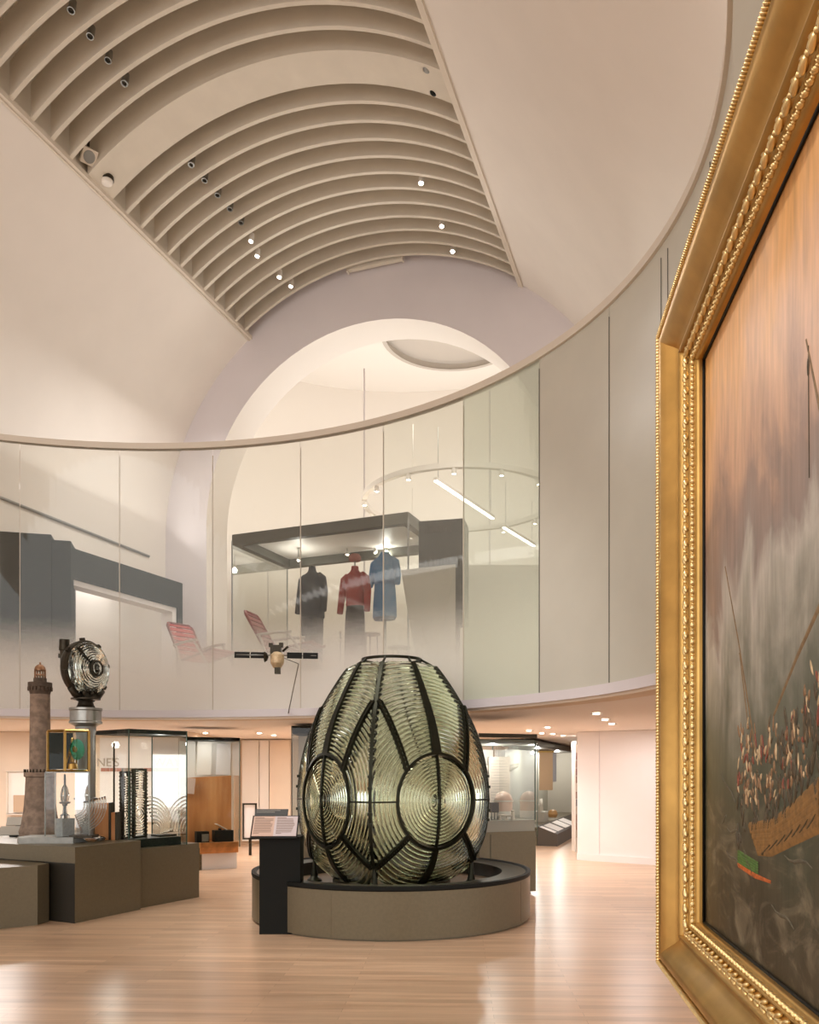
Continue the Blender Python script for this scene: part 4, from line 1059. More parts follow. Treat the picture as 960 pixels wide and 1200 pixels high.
# ---------------------------------------------------------------- oak panel case
dA, dB = at(219, 904, 13.1), at(281, 904, 13.5); dA.z = dB.z = 0
d1 = (dB - dA).normalized(); d2 = V(-d1.y, d1.x); W1 = (dB - dA).length; oz = lambda py, d=13.3: H - (py - HY) / F * d
def dpt(a, b_, z): return dA + d1 * a + d2 * b_ + Zv * z
P = [dpt(0, 0, 0), dpt(W1, 0, 0), dpt(W1, .6, 0), dpt(0, .6, 0)]
r = glass_case('oak_display_case', 'glass fronted case with a large oak back panel and dark top band', P, .36, oz(864), BLACK, .05, GE)
MB().box(dpt(W1 / 2, .57, (oz(988) + oz(864)) / 2), (W1, .04, oz(864) - oz(988)), (d1, d2, Zv)).build('back_wall', WHITE, r)
mb = MB(); mb.hexa([dpt(.0, .40, .36), dpt(W1 - .03, .40, .36), dpt(W1 - .03, .46, .36), dpt(.0, .46, .36), dpt(0, .40, oz(912)), dpt(W1 - .03, .40, oz(909)), dpt(W1 - .03, .46, oz(909)), dpt(0, .46, oz(912))]); mb.build('oak_panel', OAK, r)
MB().box(dpt(W1 * .62, .3, oz(994)), (W1 * .72, .56, oz(988) - oz(1000.5)), (d1, d2, Zv)).build('burl_step', BURL, r)
MB().box(dpt(W1 * .62, .33, oz(1000.5) / 2 + .0), (W1 * .70, .5, oz(1000.5)), (d1, d2, Zv)).build('white_base', mat('base_white', rgb(226, 222, 220), .5), r)
MB().box(dpt(W1 * .15, .33, .18), (W1 * .3, .5, .36), (d1, d2, Zv)).build('side_base', OLIVE, r)
for (a, b_, y0, y1, mm, nm, lb) in ((.1, .20, 934, 908, mat('pink_sheet', rgb(206, 178, 164), .6), 'paper_sheet', 'small pinkish sheet leaning at the left above the oak panel'), (.40, .30, 908, 868, WHITE, 'paper_sheet', 'tall white sheet hanging above the middle of the oak panel'), (.72, .36, 908, 870, WHITEW, 'paper_sheet', 'pale sheet hanging above the right of the oak panel')):
    c = dpt(a * W1 / .86, .5 if a > .2 else .36, (oz(y0) + oz(y1)) / 2)
    X = (d1 * .995 + Zv * (-.1 if a < .2 else -.03)).normalized(); tag(MB().box(c, (.24 if a > .2 else .22, .01, oz(y1) - oz(y0) if a > .2 else .26), (X, d2, X.cross(d2))).build(nm, mm), lb, 'sheet', 'sheets over the oak panel')
c = dpt(W1 * .34, .22, oz(988))
r = thing('black_instrument', 'small black box with a glass front at the left on the burl step', 'instrument', c)
MB().box(c + Zv * .09, (.2, .16, .18), (d1, d2, Zv)).build('box_body', BLACK, r)
MB().box(c + d1 * .035 - d2 * .085 + Zv * .08, (.11, .012, .12), (d1, d2, Zv)).build('glass_front', STEEL, r)
c = dpt(W1 * .74, .22, oz(988))
r = thing('black_instrument', 'larger black box with a raised lid at the right on the burl step', 'instrument', c)
MB().box(c + Zv * .095, (.31, .2, .19), (d1, d2, Zv)).build('box_body', BLACK, r)
X = (d1 * -.86 + Zv * .5).normalized(); MB().box(c + d1 * -.03 + Zv * .25, (.19, .18, .012), (X, d2, X.cross(d2))).build('raised_lid', SILVER, r)
MB().box(c + d1 * -.05 + Zv * .20, (.02, .14, .04), (d1, d2, Zv)).build('hinge', BLACK, r)
# framed picture low on the back wall beside the oak case
g = at(299, 962, 15.6)
r = thing('framed_notice', 'dark framed white notice standing by the right side of the oak case', 'notice', V(g.x - .15, 15.6, 0))
MB().box((g.x - .1, 15.6, H - .95), (.22, .03, .62)).build('sheet', WHITEW, r)
mb = MB()
for sx_ in (-1, 1): mb.box((g.x - .1 + sx_ * .12, 15.59, H - .95), (.03, .05, .66))
for sz_ in (-1, 1): mb.box((g.x - .1, 15.59, H - .95 + sz_ * .33), (.27, .05, .03))
mb.build('frame', IRON, r)
MB().box((g.x - .1, 15.64, .32), (.05, .04, .64)).build('post', IRON, r)
# ---------------------------------------------------------------- case behind the lens, left side
P = [at(342, 904, 12.2), at(430, 904, 12.2), at(430, 904, 12.2) + V(0, .8), at(342, 904, 12.2) + V(0, .8)]
for p_ in P: p_.z = 0
r = glass_case('tall_glass_case', 'black topped tall glass case half hidden behind the left of the giant lens', P, .55, ZS - .03, BLACK, .12, IRON)
MB().prism([tuple(p_)[:2] for p_ in P], 0, .55).build('base', OLIVE, r)
MB().box(((P[0].x + P[1].x) / 2, 12.97, 1.4), (P[1].x - P[0].x, .04, 1.6)).build('back_wall', WHITE, r)
# ---------------------------------------------------------------- right display case
eB = at(628, 904, 10.67); eB.z = 0; e1 = V(.93, .37).normalized(); e2 = V(-e1.y, e1.x); EW = .82
eA = eB - e1 * EW
def ept(a, b_, z): return eA + e1 * a + e2 * b_ + Zv * z
ez = lambda py, d=10.6: H - (py - HY) / F * d
EZ = ez(974)
r = thing('display_plinth', 'large olive metal plinth under the glass case behind the right of the giant lens', 'plinth', ept(EW / 2, .6, 0))
mb = MB(); mb.box(ept(EW / 2, .6, EZ / 2 + .02), (EW, 1.2, EZ - .04), (e1, e2, Zv)); mb.build('plinth_body', OLIVE, r)
mb = MB(); mb.box(ept(EW / 2, .62, .01), (EW - .08, 1.12, .02), (e1, e2, Zv)); mb.build('toe_strip', BLACK, r)
mb = MB()
for a in (.16,): mb.box(ept(a, -.001, EZ / 2), (.006, .004, EZ - .06), (e1, e2, Zv))
mb.build('panel_joint', OLIVED, r)
mb = MB(); mb.box(ept(EW / 2, .6, EZ + .07), (EW - .02, 1.18, .14), (e1, e2, Zv)); pb = mb.build('upper_band', mat('band_grey', rgb(142, 140, 128), .4, .2), r)
P = [ept(0.01, .0, 0), ept(EW - .01, .0, 0), ept(EW - .01, 1.19, 0), ept(0.01, 1.19, 0)]
r = glass_case('glass_display_case', 'wide glass case of pale models behind the right of the giant lens', P, EZ + .14, ez(867), mat('case_top_grey', rgb(120, 122, 110), .4), .05, GE)
mb = MB(); mb.box(ept(EW / 2, 1.17, (EZ + .14 + ez(876)) / 2), (EW - .04, .03, ez(876) - EZ - .14), (e1, e2, Zv)); mb.build('back_wall', WHITE, r)
mb = MB(); mb.box(ept(EW / 2, -.008, ez(862.5)), (EW + .02, .02, .05), (e1, e2, Zv)); mb.build('front_rail', IRON, r)
def on_case(px, back):      # a point of the case floor seen at image column px
    best = min((abs((ept(a / 200 * EW, back, 0).x / ept(a / 200 * EW, back, 0).y) - (px - CX) / F), a) for a in range(201))[1]
    p_ = ept(best / 200 * EW, back, 0); p_.z = EZ + .14; return p_
g = on_case(590, .5)
r = thing('dome_model', 'pale pink shiny dome model inside the wide glass case', 'model', g)
mb = MB(); R_ = .125
mb.lathe([(R_, .10)] + [(R_ * math.cos(PI / 2 * i / 12), .24 + R_ * 1.0 * math.sin(PI / 2 * i / 12)) for i in range(13)], g, 28); mb.build('dome', mat('dome_pink', rgb(226, 196, 178), .15), r)
mb = MB(); mb.lathe([(R_ * 1.0, .0), (R_, .10)], g, 28); mb.lathe([(R_ + .012, .225), (R_ + .012, .245), (R_ - .01, .245)], g, 28); mb.build('drum', WHITE, r)
g = on_case(578, .3)
r = thing('black_box', 'small dark box standing left of the pink dome model', 'box', g); MB().box(g + Zv * .16, (.11, .12, .13), (e1, e2, Zv)).build('case', mat('brown_black', rgb(60, 50, 46), .4), r)
mb = MB(); [mb.tube([g + e1 * x_ + e2 * y_, g + e1 * x_ + e2 * y_ + Zv * .1], .012, 6) for x_ in (-.045, .045) for y_ in (-.05, .05)]; mb.build('leg', STEEL, r)
g = on_case(594, .22)
r = thing('brass_instrument', 'low pale metal bench instrument in front of the pink dome model', 'instrument', g)
mb = MB(); mb.tube([g + e1 * -.13 + Zv * .06, g + e1 * .1 + Zv * .05], .013, 8); mb.lathe([(.0, .0), (.03, 0), (.02, .1), (.028, .12), (0, .125)], g + e1 * .09, 12); mb.build('beam', SILVER, r)
mb = MB(); [mb.lathe([(.03, 0), (.012, .02), (.012, .06)], g + e1 * x_, 10) for x_ in (-.1, 0.0)]; mb.build('foot', SILVER, r)
g = on_case(582, .9); 
r = thing('boat_model', 'pale half hull boat model hung on the back of the wide glass case', 'model', g + Zv * .62)
mb = MB(); rows = []
for i in range(13):
    t = i / 12; x = -.28 + .5 * t; w = .075 * math.sin(PI * min(1, .1 + t * .9)); hh = .05 * math.sin(PI * (.12 + .8 * t)) + .01
    rows.append([g + e1 * x + e2 * (.25) + Zv * (.75 - .10 * t), g + e1 * x - e2 * (w - .22) + Zv * (.76 - .10 * t), g + e1 * x - e2 * (w * .6 - .22) + Zv * (.73 - hh - .1 * t), g + e1 * x + e2 * .25 + Zv * (.71 - hh - .1 * t)])
mb.grid(rows, closed=True); mb.build('hull', mat('hull_pale', rgb(208, 196, 184), .4), r)
mb = MB(); mb.box(g + e2 * .255 + e1 * -.03 + Zv * .66, (.34, .012, .02), (e1, e2, Zv)); mb.build('bracket', STEEL, r)
g = on_case(583, 1.1)
r = thing('picture_card', 'small brownish picture card fixed to the back wall above the dark box', 'picture', g + Zv * .42)
MB().box(g + e1 * .0 + Zv * .52, (.19, .012, .18), (e1, e2, Zv)).build('card', mat('card_brown', rgb(188, 168, 156), .5, noise=.25, nscale=25), r)
MB().box(g + e1 * .0 + Zv * .52 + e2 * .008, (.21, .01, .20), (e1, e2, Zv)).build('mount', WHITE, r)
g = on_case(612, 1.0)
r = thing('text_board', 'tall pale text board at the right inside the wide glass case', 'board', g)
MB().box(g + Zv * .42, (.34, .02, .84), (e1, e2, Zv)).build('board', mat('board_cream', rgb(226, 214, 200), .6), r)
mb = MB()
for i in range(16): mb.box(g - e2 * .012 + e1 * -.03 + Zv * (.78 - i * .04), (.22 if i % 5 else .14, .002, .008), (e1, e2, Zv))
mb.build('text_lines', mat('line_grey', rgb(196, 184, 172), .6), r)

# ---------------------------------------------------------------- long far case at the right with label rail
f1_ = V(2.75, 17.6); f2_ = V(4.92, 24.0); fd = (f2_ - f1_).normalized(); fn = V(-fd.y, fd.x); FWd = (f2_ - f1_).length
def fpt(a, b_, z): return f1_ + fd * a + fn * b_ + Zv * z
def fa_px(px, b_=0.0):
    return min((abs(fpt(a / 300 * FWd, b_, 0).x / fpt(a / 300 * FWd, b_, 0).y - (px - CX) / F), a / 300 * FWd) for a in range(301))[1]
P = [fpt(0, 0, 0), fpt(FWd, 0, 0), fpt(FWd, .9, 0), fpt(0, .9, 0)]
r = glass_case('long_display_case', 'long glass wall case with a dark label rail receding beside the white wall', P, .2, ZS - .05, IRON, .12, GE)
MB().box(fpt(FWd / 2, .88, 1.2), (FWd, .03, 2.0), (fd, fn, Zv)).build('back_wall', mat('case_back_grey', rgb(176, 174, 160), .6), r)
mb = MB(); mb.hexa([fpt(0, .0, .0), fpt(0, -.42, .0), fpt(FWd, -.42, 0), fpt(FWd, 0, 0), fpt(0, .0, .42), fpt(0, -.42, .26), fpt(FWd, -.42, .26), fpt(FWd, 0, .42)]); mb.build('label_rail', mat('rail_brown', rgb(70, 62, 52), .5), r)
MB().box(fpt(FWd - .02, .45, 1.15), (.04, .9, 2.1), (fd, fn, Zv)).build('end_panel', mat('case_end', rgb(206, 198, 184), .6), r)
MB().box(fpt(FWd / 2, .45, .2), (FWd, .88, .4), (fd, fn, Zv)).build('base', OLIVE, r)
nl = V(0, 0, 1) * .93 - fn * .36
for i, (x0, x1) in enumerate(((630, 644), (645, 653), (654, 661), (661.5, 668))):
    a0_, a1_ = fa_px(x0, -.2), fa_px(x1, -.2)
    sl_ = (fn * .934 + Zv * .356).normalized(); c = fpt((a0_ + a1_) / 2, -.2, .345)
    MB().box(c, ((a1_ - a0_) * .86, .34, .012), (fd, sl_, fd.cross(sl_))).build('label_sheet', WHITE, r)
a_ = fa_px(640, .5); g = fpt(a_, .5, 0)
r = thing('hanging_banner', 'orange and peach banner hanging inside the far right wall case', 'banner', V(g.x, g.y, 1.1))
z0, z1 = H - (926 - HY) / F * g.y, H - (882 - HY) / F * g.y
MB().box(V(g.x, g.y, (z0 + z1) / 2), (.36, .03, z1 - z0), (V(1, .1).normalized(), V(-.1, 1).normalized(), Zv)).build('peach_cloth', mat('peach', rgb(232, 188, 148), .7), r)
MB().box(V(g.x, g.y, z1 + .1), (.42, .05, .2), (V(1, .1).normalized(), V(-.1, 1).normalized(), Zv)).build('orange_header', mat('amber', rgb(224, 174, 84), .6), r)
MB().box(V(g.x + .22, g.y + .02, (z0 + z1) / 2 + .12), (.12, .02, z1 - z0 - .2), (V(1, .1).normalized(), V(-.1, 1).normalized(), Zv)).build('lilac_cloth', mat('lilac', rgb(190, 186, 194), .7), r)
a_ = fa_px(633, .3); g = fpt(a_, .3, .4)
r = thing('model_vessel', 'white model with upright fins at the near end of the far wall case', 'model', g)
mb = MB(); mb.box(g + Zv * .12, (.5, .3, .24), (fd, fn, Zv)); mb.build('base_block', WHITE, r)
mb = MB(); [mb.tube([g + fd * (x_ * .1 - .1) + Zv * .24, g + fd * (x_ * .13 - .14) + Zv * (.42 + .12 * (x_ % 2))], [.05, .02], 8) for x_ in range(4)]; mb.build('fin', SILVER, r)
a_ = fa_px(648, .3); g = fpt(a_, .3, .4)
r = tag(MB().lathe([(0, 0), (.1, 0), (.13, .08), (.1, .17), (.04, .2), (0, .2)], g, 16).build('orange_pot', mat('orange_glaze', rgb(220, 160, 90), .4)), 'small orange round pot on the floor of the far wall case', 'pot')
a_ = fa_px(676, 0)
q = at(674.2, 904, 15.6); 
r = thing('book_column', 'narrow column of coloured spines at the edge of the white wall', 'shelf', V(q.x - .02, 16.5, 0))
MB().box((at(672.6, 904, 16.5).x, 16.5, 1.1), (.03, .3, 2.2)).build('side_board', WHITE, r)
random.seed(3); 
for i in range(12):
    cl = random.choice([(120, 60, 50), (160, 140, 120), (80, 76, 84), (190, 170, 150), (130, 84, 60)])
    MB().box((at(674.6, 904, 16.5).x, 16.45, .35 + i * .155), (.045, .2, .14)).build('spine', mat('spine_%d_%d' % (cl[0], cl[1]), rgb(*cl), .6), r)

# ---------------------------------------------------------------- satellite model in front of the balustrade
SD = 10.4; sc = at(324, 768, SD)
r = thing('satellite_model', 'small satellite model with two long black solar panels in front of the glass balustrade', 'satellite', sc)
k = SD / F
mb = MB(); mb.lathe([(0, -.17), (.05, -.16), (.085, -.10), (.09, .0), (.05, .04), (0, .05)], sc + V(.01, 0, 0), 16); mb.build('cone_body', mat('foil_cream', rgb(206, 182, 146), .4, .3, noise=.2, nscale=30), r)
mb = MB(); mb.box(sc + V(-.01, .02, .07), (.13, .1, .12)); mb.box(sc + V(-.07, 0, .13), (.05, .04, .05)); mb.box(sc + V(.06, 0, .13), (.05, .04, .06)); mb.box(sc + V(.02, -.03, -.2), (.07, .06, .08)); mb.tube([sc + V(.02, -.0, -.2), sc + V(0, .02, .03)], .02, 6); mb.tube([sc + V(.08, 0, .05), sc + V(.15, -.02, .11)], .015, 6); mb.lathe([(0, 0), (.05, .02), (.07, .05)], sc + V(-.1, 0, -.02), 12, (V(0, 1, 0), Zv, V(-1, 0, 0))); mb.build('bus', IRON, r)
for sg in (-1, 1):
    a = sc + V(sg * .12, 0, .0); b_ = sc + V(sg * .52, sg * .05, .0); dx = (b_ - a).normalized(); pn = V(0, .45, .9).normalized(); pn = (pn - dx * pn.dot(dx)).normalized()
    for j in range(2):
        c = a + (b_ - a) * (.27 + .5 * j); MB().box(c, (.19, .085, .012), (dx, pn, dx.cross(pn))).build('solar_panel', mat('solar_black', rgb(22, 20, 17), .7, spec=.2), r)
    MB().tube([sc, b_ - dx * .02], .009, 6).build('boom', STEEL, r)
be = ell(th_px(338), -.01); pt = V(be.x, be.y, ZB - .06)
MB().tube([sc + V(.02, 0.02, .0), at(350, 778, SD + .1), pt], .008, 6).build('support_rod', STEEL, r)

# ---------------------------------------------------------------- upper gallery: dark screen wall with opening
ga = at(83, 904, 12.8); gb = at(214, 904, 15.25); ga.z = gb.z = 0
gd_ = (gb - ga).normalized(); gnn = V(-gd_.y, gd_.x); GL = (gb - ga).length; zt_ = 5.10
def gpt(a, b_, z): return ga + gd_ * a + gnn * b_ + Zv * z
def gq(mb, a0_, a1_, z0, z1, t0=0.0, t1=.3): mb.hexa([gpt(a0_, t0, z0), gpt(a1_, t0, z0), gpt(a1_, t1, z0), gpt(a0_, t1, z0), gpt(a0_, t0, z1), gpt(a1_, t0, z1), gpt(a1_, t1, z1), gpt(a0_, t1, z1)])
r = thing('dark_screen_wall', 'charcoal exhibition wall with a large window opening on the upper gallery at left', 'screen wall', gpt(1, .1, ZB))
mb = MB(); gq(mb, 0, GL, 4.62, zt_); gq(mb, GL - .14, GL, ZB, 4.62); gq(mb, 0, .06, ZB, 4.62); mb.build('opening_wall', CHAR, r)
mb = MB(); gq(mb, .06, GL - .14, 4.53, 4.62, .03, .28); gq(mb, GL - .25, GL - .14, ZB, 4.53, .03, .28); mb.build('opening_lining', WHITEW, r)
mb = MB(); a0p = ga; pl_ = at(-90, 904, 12.3); pl_.z = 0
u_ = (pl_ - ga).normalized(); vv = V(-u_.y, u_.x); vv = vv if vv.y > 0 else -vv
blk = lambda a, b_: ga + u_ * a + vv * b_
mb.prism([tuple(blk(*q))[:2] for q in ((0, .0), (2.6, 0), (2.6, .5), (0, .5))], ZB, zt_ + .1); mb.build('front_block', CHAR, r)
mb = MB(); mb.prism([tuple(blk(*q))[:2] for q in ((.28, -.04), (2.6, -.04), (2.6, .45), (.28, .45))], ZB, zt_ + .17); mb.build('raised_block', CHAR, r)
mb = MB(); gq(mb, -.2, GL * .62, ZB, 4.5, 1.5, 1.55); 
tag(mb.build('projection_screen', mat('screen_white', rgb(232, 230, 234), .6)), 'big white screen seen through the opening of the charcoal wall', 'screen')
mb = MB(); gq(mb, GL * .62, GL + .6, ZB, 4.6, 1.3, 1.36); o = tag(mb.build('grey_partition', mat('partition_grey', rgb(150, 144, 136), .7)), 'grey partition right of the white screen inside the charcoal wall opening', 'partition')
r = thing('barrier_rail', 'thin barrier rail with a small red sign in front of the white screen', 'barrier', gpt(.9, .7, ZB))
mb = MB(); mb.tube([gpt(.1, .7, 3.52), gpt(GL - .3, .7, 3.42)], .016, 8); mb.tube([gpt(.1, .7, 3.28), gpt(GL - .3, .7, 3.18)], .010, 8); mb.build('rail', GREYP, r)
for a in (.15, .95, GL - .4): MB().tube([gpt(a, .7, ZB), gpt(a, .7, 3.48)], .02, 8).build('post', GREYP, r)
MB().box(gpt(1.1, .68, 3.42), (.12, .02, .16), (gd_, gnn, Zv)).build('sign', mat('sign_red', rgb(206, 120, 108), .5), r)
# springing-line trim of the left vault
y_ = 5.78
mb = MB(); mb.tube([vp(-9, -RV + .02, y_), vp(-.5, -RV + .02, y_)], .025, 8); struct('trim_11', mb, GREYP)

# ---------------------------------------------------------------- costume case
kA, kB, kC, kD = V(-2.93, 13.5), V(-.026, 12.3), V(.98, 14.2), V(-2.34, 15.0)
kA, kB = at(272, 904, 13.5), at(478.5, 904, 12.3)
for p_ in (kA, kB): p_.z = 0
k1 = (kB - kA).normalized(); k2 = V(-k1.y, k1.x); KW = (kB - kA).length; KD = 1.75
def kpt(a, b_, z): return kA + k1 * a + k2 * b_ + Zv * z
KZ = 5.50
r = thing('costume_case', 'large glass case with dark steel top frame holding three costumes', 'display case', kpt(KW / 2, KD / 2, ZB))
P = [kpt(0, 0, 0), kpt(KW, 0, 0), kpt(KW, KD, 0), kpt(0, KD, 0)]
mb = MB()
for (a0_, a1_, b0_, b1_) in ((0, KW, 0, .12), (0, KW, KD - .12, KD), (0, .12, .12, KD - .12), (KW - .12, KW, .12, KD - .12)):
    mb.prism([tuple(kpt(*q, 0))[:2] for q in ((a0_, b0_), (a1_, b0_), (a1_, b1_), (a0_, b1_))], KZ - .17, KZ)
mb.build('top_frame', mat('frame_grey', rgb(84, 84, 76), .5), r)
mb = MB(); mb.prism([tuple(kpt(*q, 0))[:2] for q in ((.12, .12), (KW - .12, .12), (KW - .12, KD - .12), (.12, KD - .12))], KZ - .03, KZ - .01)
mb.build('light_ceiling', WHITE, r)
mb = MB()
for i in (0, 1, 3): a, b_ = P[i], P[(i + 1) % 4]; mb.add([a + Zv * 3.0, b_ + Zv * 3.0, b_ + Zv * (KZ - .17), a + Zv * (KZ - .17)], [(0, 1, 2, 3)])
mb.build('glass_pane', CASEGL, r)
mb = MB()
for p_ in P: bar(mb, V(p_.x, p_.y, 3.0), V(p_.x, p_.y, KZ - .1), .013)
mb.build('corner_edge', GREYP, r)
mb = MB(); mb.prism([tuple(p_)[:2] for p_ in P], ZB, 3.05); mb.build('plinth', WHITEW, r)
KL = []
for (x, y) in ((350, 655), (407, 648), (453, 644), (464, 641), (477, 640), (440, 646)):
    d_ = 14.2; g = at(x, y, d_)
    tt = (g - kA).dot(k2)
    mb = MB(); mb.lathe([(0, .03), (.03, .03), (.035, -.01), (.03, -.03)], g, 12); o = mb.build('case_spotlight', WHITE, r)
    mb = MB(); mb.ellip(g - Zv * .02, (.026, .026, .02), 10, 6); o2 = mb.build('lamp', LAMPON, o)
    mb = MB(); mb.tube([g, V(g.x, g.y, KZ - .02)], .008, 6); mb.build('stem', STEEL, o)
    KL.append(g)
# figures' clothing on headless stands
def loft(mb, secs, n=20):
    rows = []
    for (c, rx, ry, X) in secs:
        Y = V(-X.y, X.x); rows.append([c + X * rx * math.cos(2 * PI * i / n) + Y * ry * math.sin(2 * PI * i / n) for i in range(n)])
    mb.grid(rows, closed=True)
    for rw_, rev in ((rows[0], True), (rows[-1], False)):
        mb.add(rw_, [tuple(range(n))[::-1] if rev else tuple(range(n))], True)
def costume(px, d, ytop, label, name, jk, jkname, jacket, lower=None, lname=None, lmat=None, scale=1.0, sl_len=1.0, collar=.06):
    g = at(px, ytop, d); top = g.z; X = (k1 * .9 + k2 * -.1).normalized(); Y = V(-X.y, X.x); c = lambda dz, dx=0, dy=0: V(g.x, g.y, top + dz) + X * dx + Y * dy
    r = thing(name, label, 'costume', V(g.x, g.y, 3.05), 'costumes on stands in the glass case')
    s = scale
    mb = MB(); loft(mb, [(c(z * s), a * s, b_ * s, X) for z, a, b_ in jacket]); jo = mb.build(jkname, jk, r)
    sh = -.17 * s; 
    for sg in (-1, 1):
        mb = MB(); mb.tube([c(sh + .03, sg * .13 * s), c(sh - .03 * s, sg * .2 * s), c(-.42 * s, sg * .245 * s, .0), c(-.42 * s - .34 * s * sl_len, sg * .265 * s, -.05 * s)], [.055 * s, .07 * s, .062 * s, .05 * s], 12)
        mb.build('sleeve', jk, jo)
    return r, c, X, Y, s
JK = [(-.86, .235, .14), (-.80, .235, .14), (-.6, .215, .135), (-.45, .20, .13), (-.30, .21, .135), (-.20, .21, .12), (-.13, .17, .10), (-.085, .085, .075), (-.05, .065, .065), (0.0, .06, .06)]
navy = mat('navy_wool', rgb(70, 74, 82), .9, noise=.15, nscale=60)
r, c, X, Y, s = costume(366, 13.75, 665, 'dark navy jacket and trousers costume, leftmost in the glass case', 'costume', navy, 'jacket', JK)
for sg in (-1, 1):
    mb = MB(); loft(mb, [(c(-1.72, sg * .10), .085, .085, X), (c(-1.2, sg * .10), .095, .10, X), (c(-.84, sg * .095), .11, .12, X)]); mb.build('trouser_leg', mat('navy_dark', rgb(82, 84, 90), .9), r)
mb = MB(); mb.tube([c(-.05), c(.02)], .05, 12); mb.build('neck_form', IRON, r)
mb = MB(); b_ = c(0); mb.tube([V(b_.x, b_.y, 3.05), c(-.9)], .02, 8); mb.lathe([(.16, 0), (.16, .015), (.02, .03)], V(b_.x, b_.y, 3.05), 20); mb.build('stand', STEEL, r)
redm = mat('red_wool', rgb(168, 52, 48), .9, noise=.12, nscale=60)
JR = [(-.66, .15, .11), (-.62, .165, .12), (-.58, .16, .115), (-.46, .165, .115), (-.30, .19, .125), (-.20, .19, .115), (-.13, .15, .095), (-.085, .08, .075), (-.05, .062, .06), (0.0, .058, .058)]
r, c, X, Y, s = costume(416, 13.5, 664, 'red high necked jersey over a long black skirt, middle costume in the glass case', 'costume', redm, 'jersey', JR)
mb = MB(); loft(mb, [(c(-1.65), .19, .15, X), (c(-1.2), .185, .14, X), (c(-.8), .17, .125, X), (c(-.6), .145, .105, X)]); mb.build('skirt', mat('black_wool', rgb(44, 42, 42), .95), r)
mb = MB(); loft(mb, [(c(.09), .085, .085, X), (c(.12), .105, .10, X), (c(.17), .10, .095, X), (c(.205), .06, .06, X)]); mb.build('cap', mat('red_cap', rgb(176, 100, 88), .9), r)
mb = MB(); b_ = c(0); mb.tube([c(0), c(.12)], .012, 8); mb.tube([V(b_.x, b_.y, 3.05), c(-.7)], .02, 8); mb.lathe([(.16, 0), (.16, .015), (.02, .03)], V(b_.x, b_.y, 3.05), 20); mb.build('stand', STEEL, r)
blue = mat('sky_blue_cloth', rgb(86, 140, 190), .85, noise=.08, nscale=40)
JB = [(-1.10, .215, .15), (-1.0, .215, .15), (-.75, .20, .14), (-.52, .18, .125), (-.36, .20, .135), (-.22, .225, .13), (-.15, .20, .115), (-.09, .12, .09), (-.05, .085, .075), (-.02, .07, .065)]
r, c, X, Y, s = costume(451, 13.6, 646, 'sky blue belted dress coat, rightmost costume in the glass case', 'costume', blue, 'dress', JB, sl_len=.45)
mb = MB(); loft(mb, [(c(-.56), .19, .135, X), (c(-.51), .19, .135, X)]); mb.build('belt', mat('belt_blue', rgb(70, 118, 168), .8), r)
mb = MB(); loft(mb, [(c(-1.14), .19, .13, X), (c(-1.09), .20, .14, X)]); mb.build('hem_lining', mat('hem_blue', rgb(62, 96, 132), .8), r)
mb = MB(); b_ = c(0); mb.tube([V(b_.x, b_.y, 3.05), c(-1.05)], .03, 8); mb.lathe([(.18, 0), (.18, .015), (.03, .03)], V(b_.x, b_.y, 3.05), 20); mb.build('stand', STEEL, r)
# small table and stool in the case
for (x, lb, w, zz_) in ((435, 'small round side table between the red and blue costumes', .16, 3.98), (468, 'pale low table with thin legs under the blue dress coat', .2, 3.75)):
    g = at(x, 760, 14.15); g.z = 3.05
    r = thing('side_table', lb, 'table', g)
    mb = MB(); mb.lathe([(0, zz_ - 3.05 - .03), (w, zz_ - 3.05 - .03), (w, zz_ - 3.05), (0, zz_ - 3.05)], g, 24); mb.build('table_top', mat('table_brown', rgb(140, 124, 108), .5), r)
    for i in range(3):
        a = 2 * PI * i / 3 + .4; mb = MB(); mb.tube([g + V(w * .8 * math.cos(a), w * .8 * math.sin(a), 0), g + V(w * .7 * math.cos(a), w * .7 * math.sin(a), zz_ - 3.07)], .012, 6); mb.build('leg', IRON, r)
g = at(399, 742, 14.1); g.z = 3.05
r = thing('stanchion', 'thin metal stand with two small knobs between the navy and red costumes', 'stand', g)
mb = MB(); mb.tube([g, g + Zv * .95], .012, 8); mb.lathe([(.1, 0), (.1, .02), (.012, .03)], g, 16); mb.build('pole', STEEL, r)
for z in (.80, .95): MB().ellip(g + Zv * z, (.03, .03, .03), 10, 6).build('knob', SILVER, r)

# dark sign block and grey counter to the right of the case
a = at(491, 904, 12.1); b_ = at(543, 904, 12.1); z0, z1 = H + (HY - 668) / F * 12.1, H + (HY - 611) / F * 12.1
r = thing('dark_sign_block', 'dark charcoal block with raised lettering standing beside the costume case', 'sign block', V((a.x + b_.x) / 2, 12.2, ZB))
mb = MB(); mb.hexa([V(a.x, 12.1, z0 - .8), V(b_.x, 11.95, z0 - .8), V(b_.x + .1, 12.4, z0 - .8), V(a.x, 12.45, z0 - .8), V(a.x, 12.1, z1), V(b_.x, 11.95, z1), V(b_.x + .1, 12.4, z1), V(a.x, 12.45, z1)]); mb.build('block', mat('sign_charcoal', rgb(32, 36, 31), .7), r)
mb = MB(); mb.box(((a.x + b_.x) / 2, 12.2, (ZB + z0 - .8) / 2), (b_.x - a.x - .1, .3, z0 - .8 - ZB)); mb.build('base', mat('sign_charcoal', rgb(32, 36, 31), .7), r)
for zz_ in (z1 - .14, z0 + .1):
    mb = MB()
    for i in range(9):
        t = .15 + i * .07; mb.box((a.x + (b_.x - a.x) * t, 12.092 - (.15) * t, zz_), (.028, .012, .10 if i % 3 else .07))
    mb.build('raised_marks', BLACK, r)
a = at(470, 904, 11.75); b_ = at(534, 904, 11.2); 
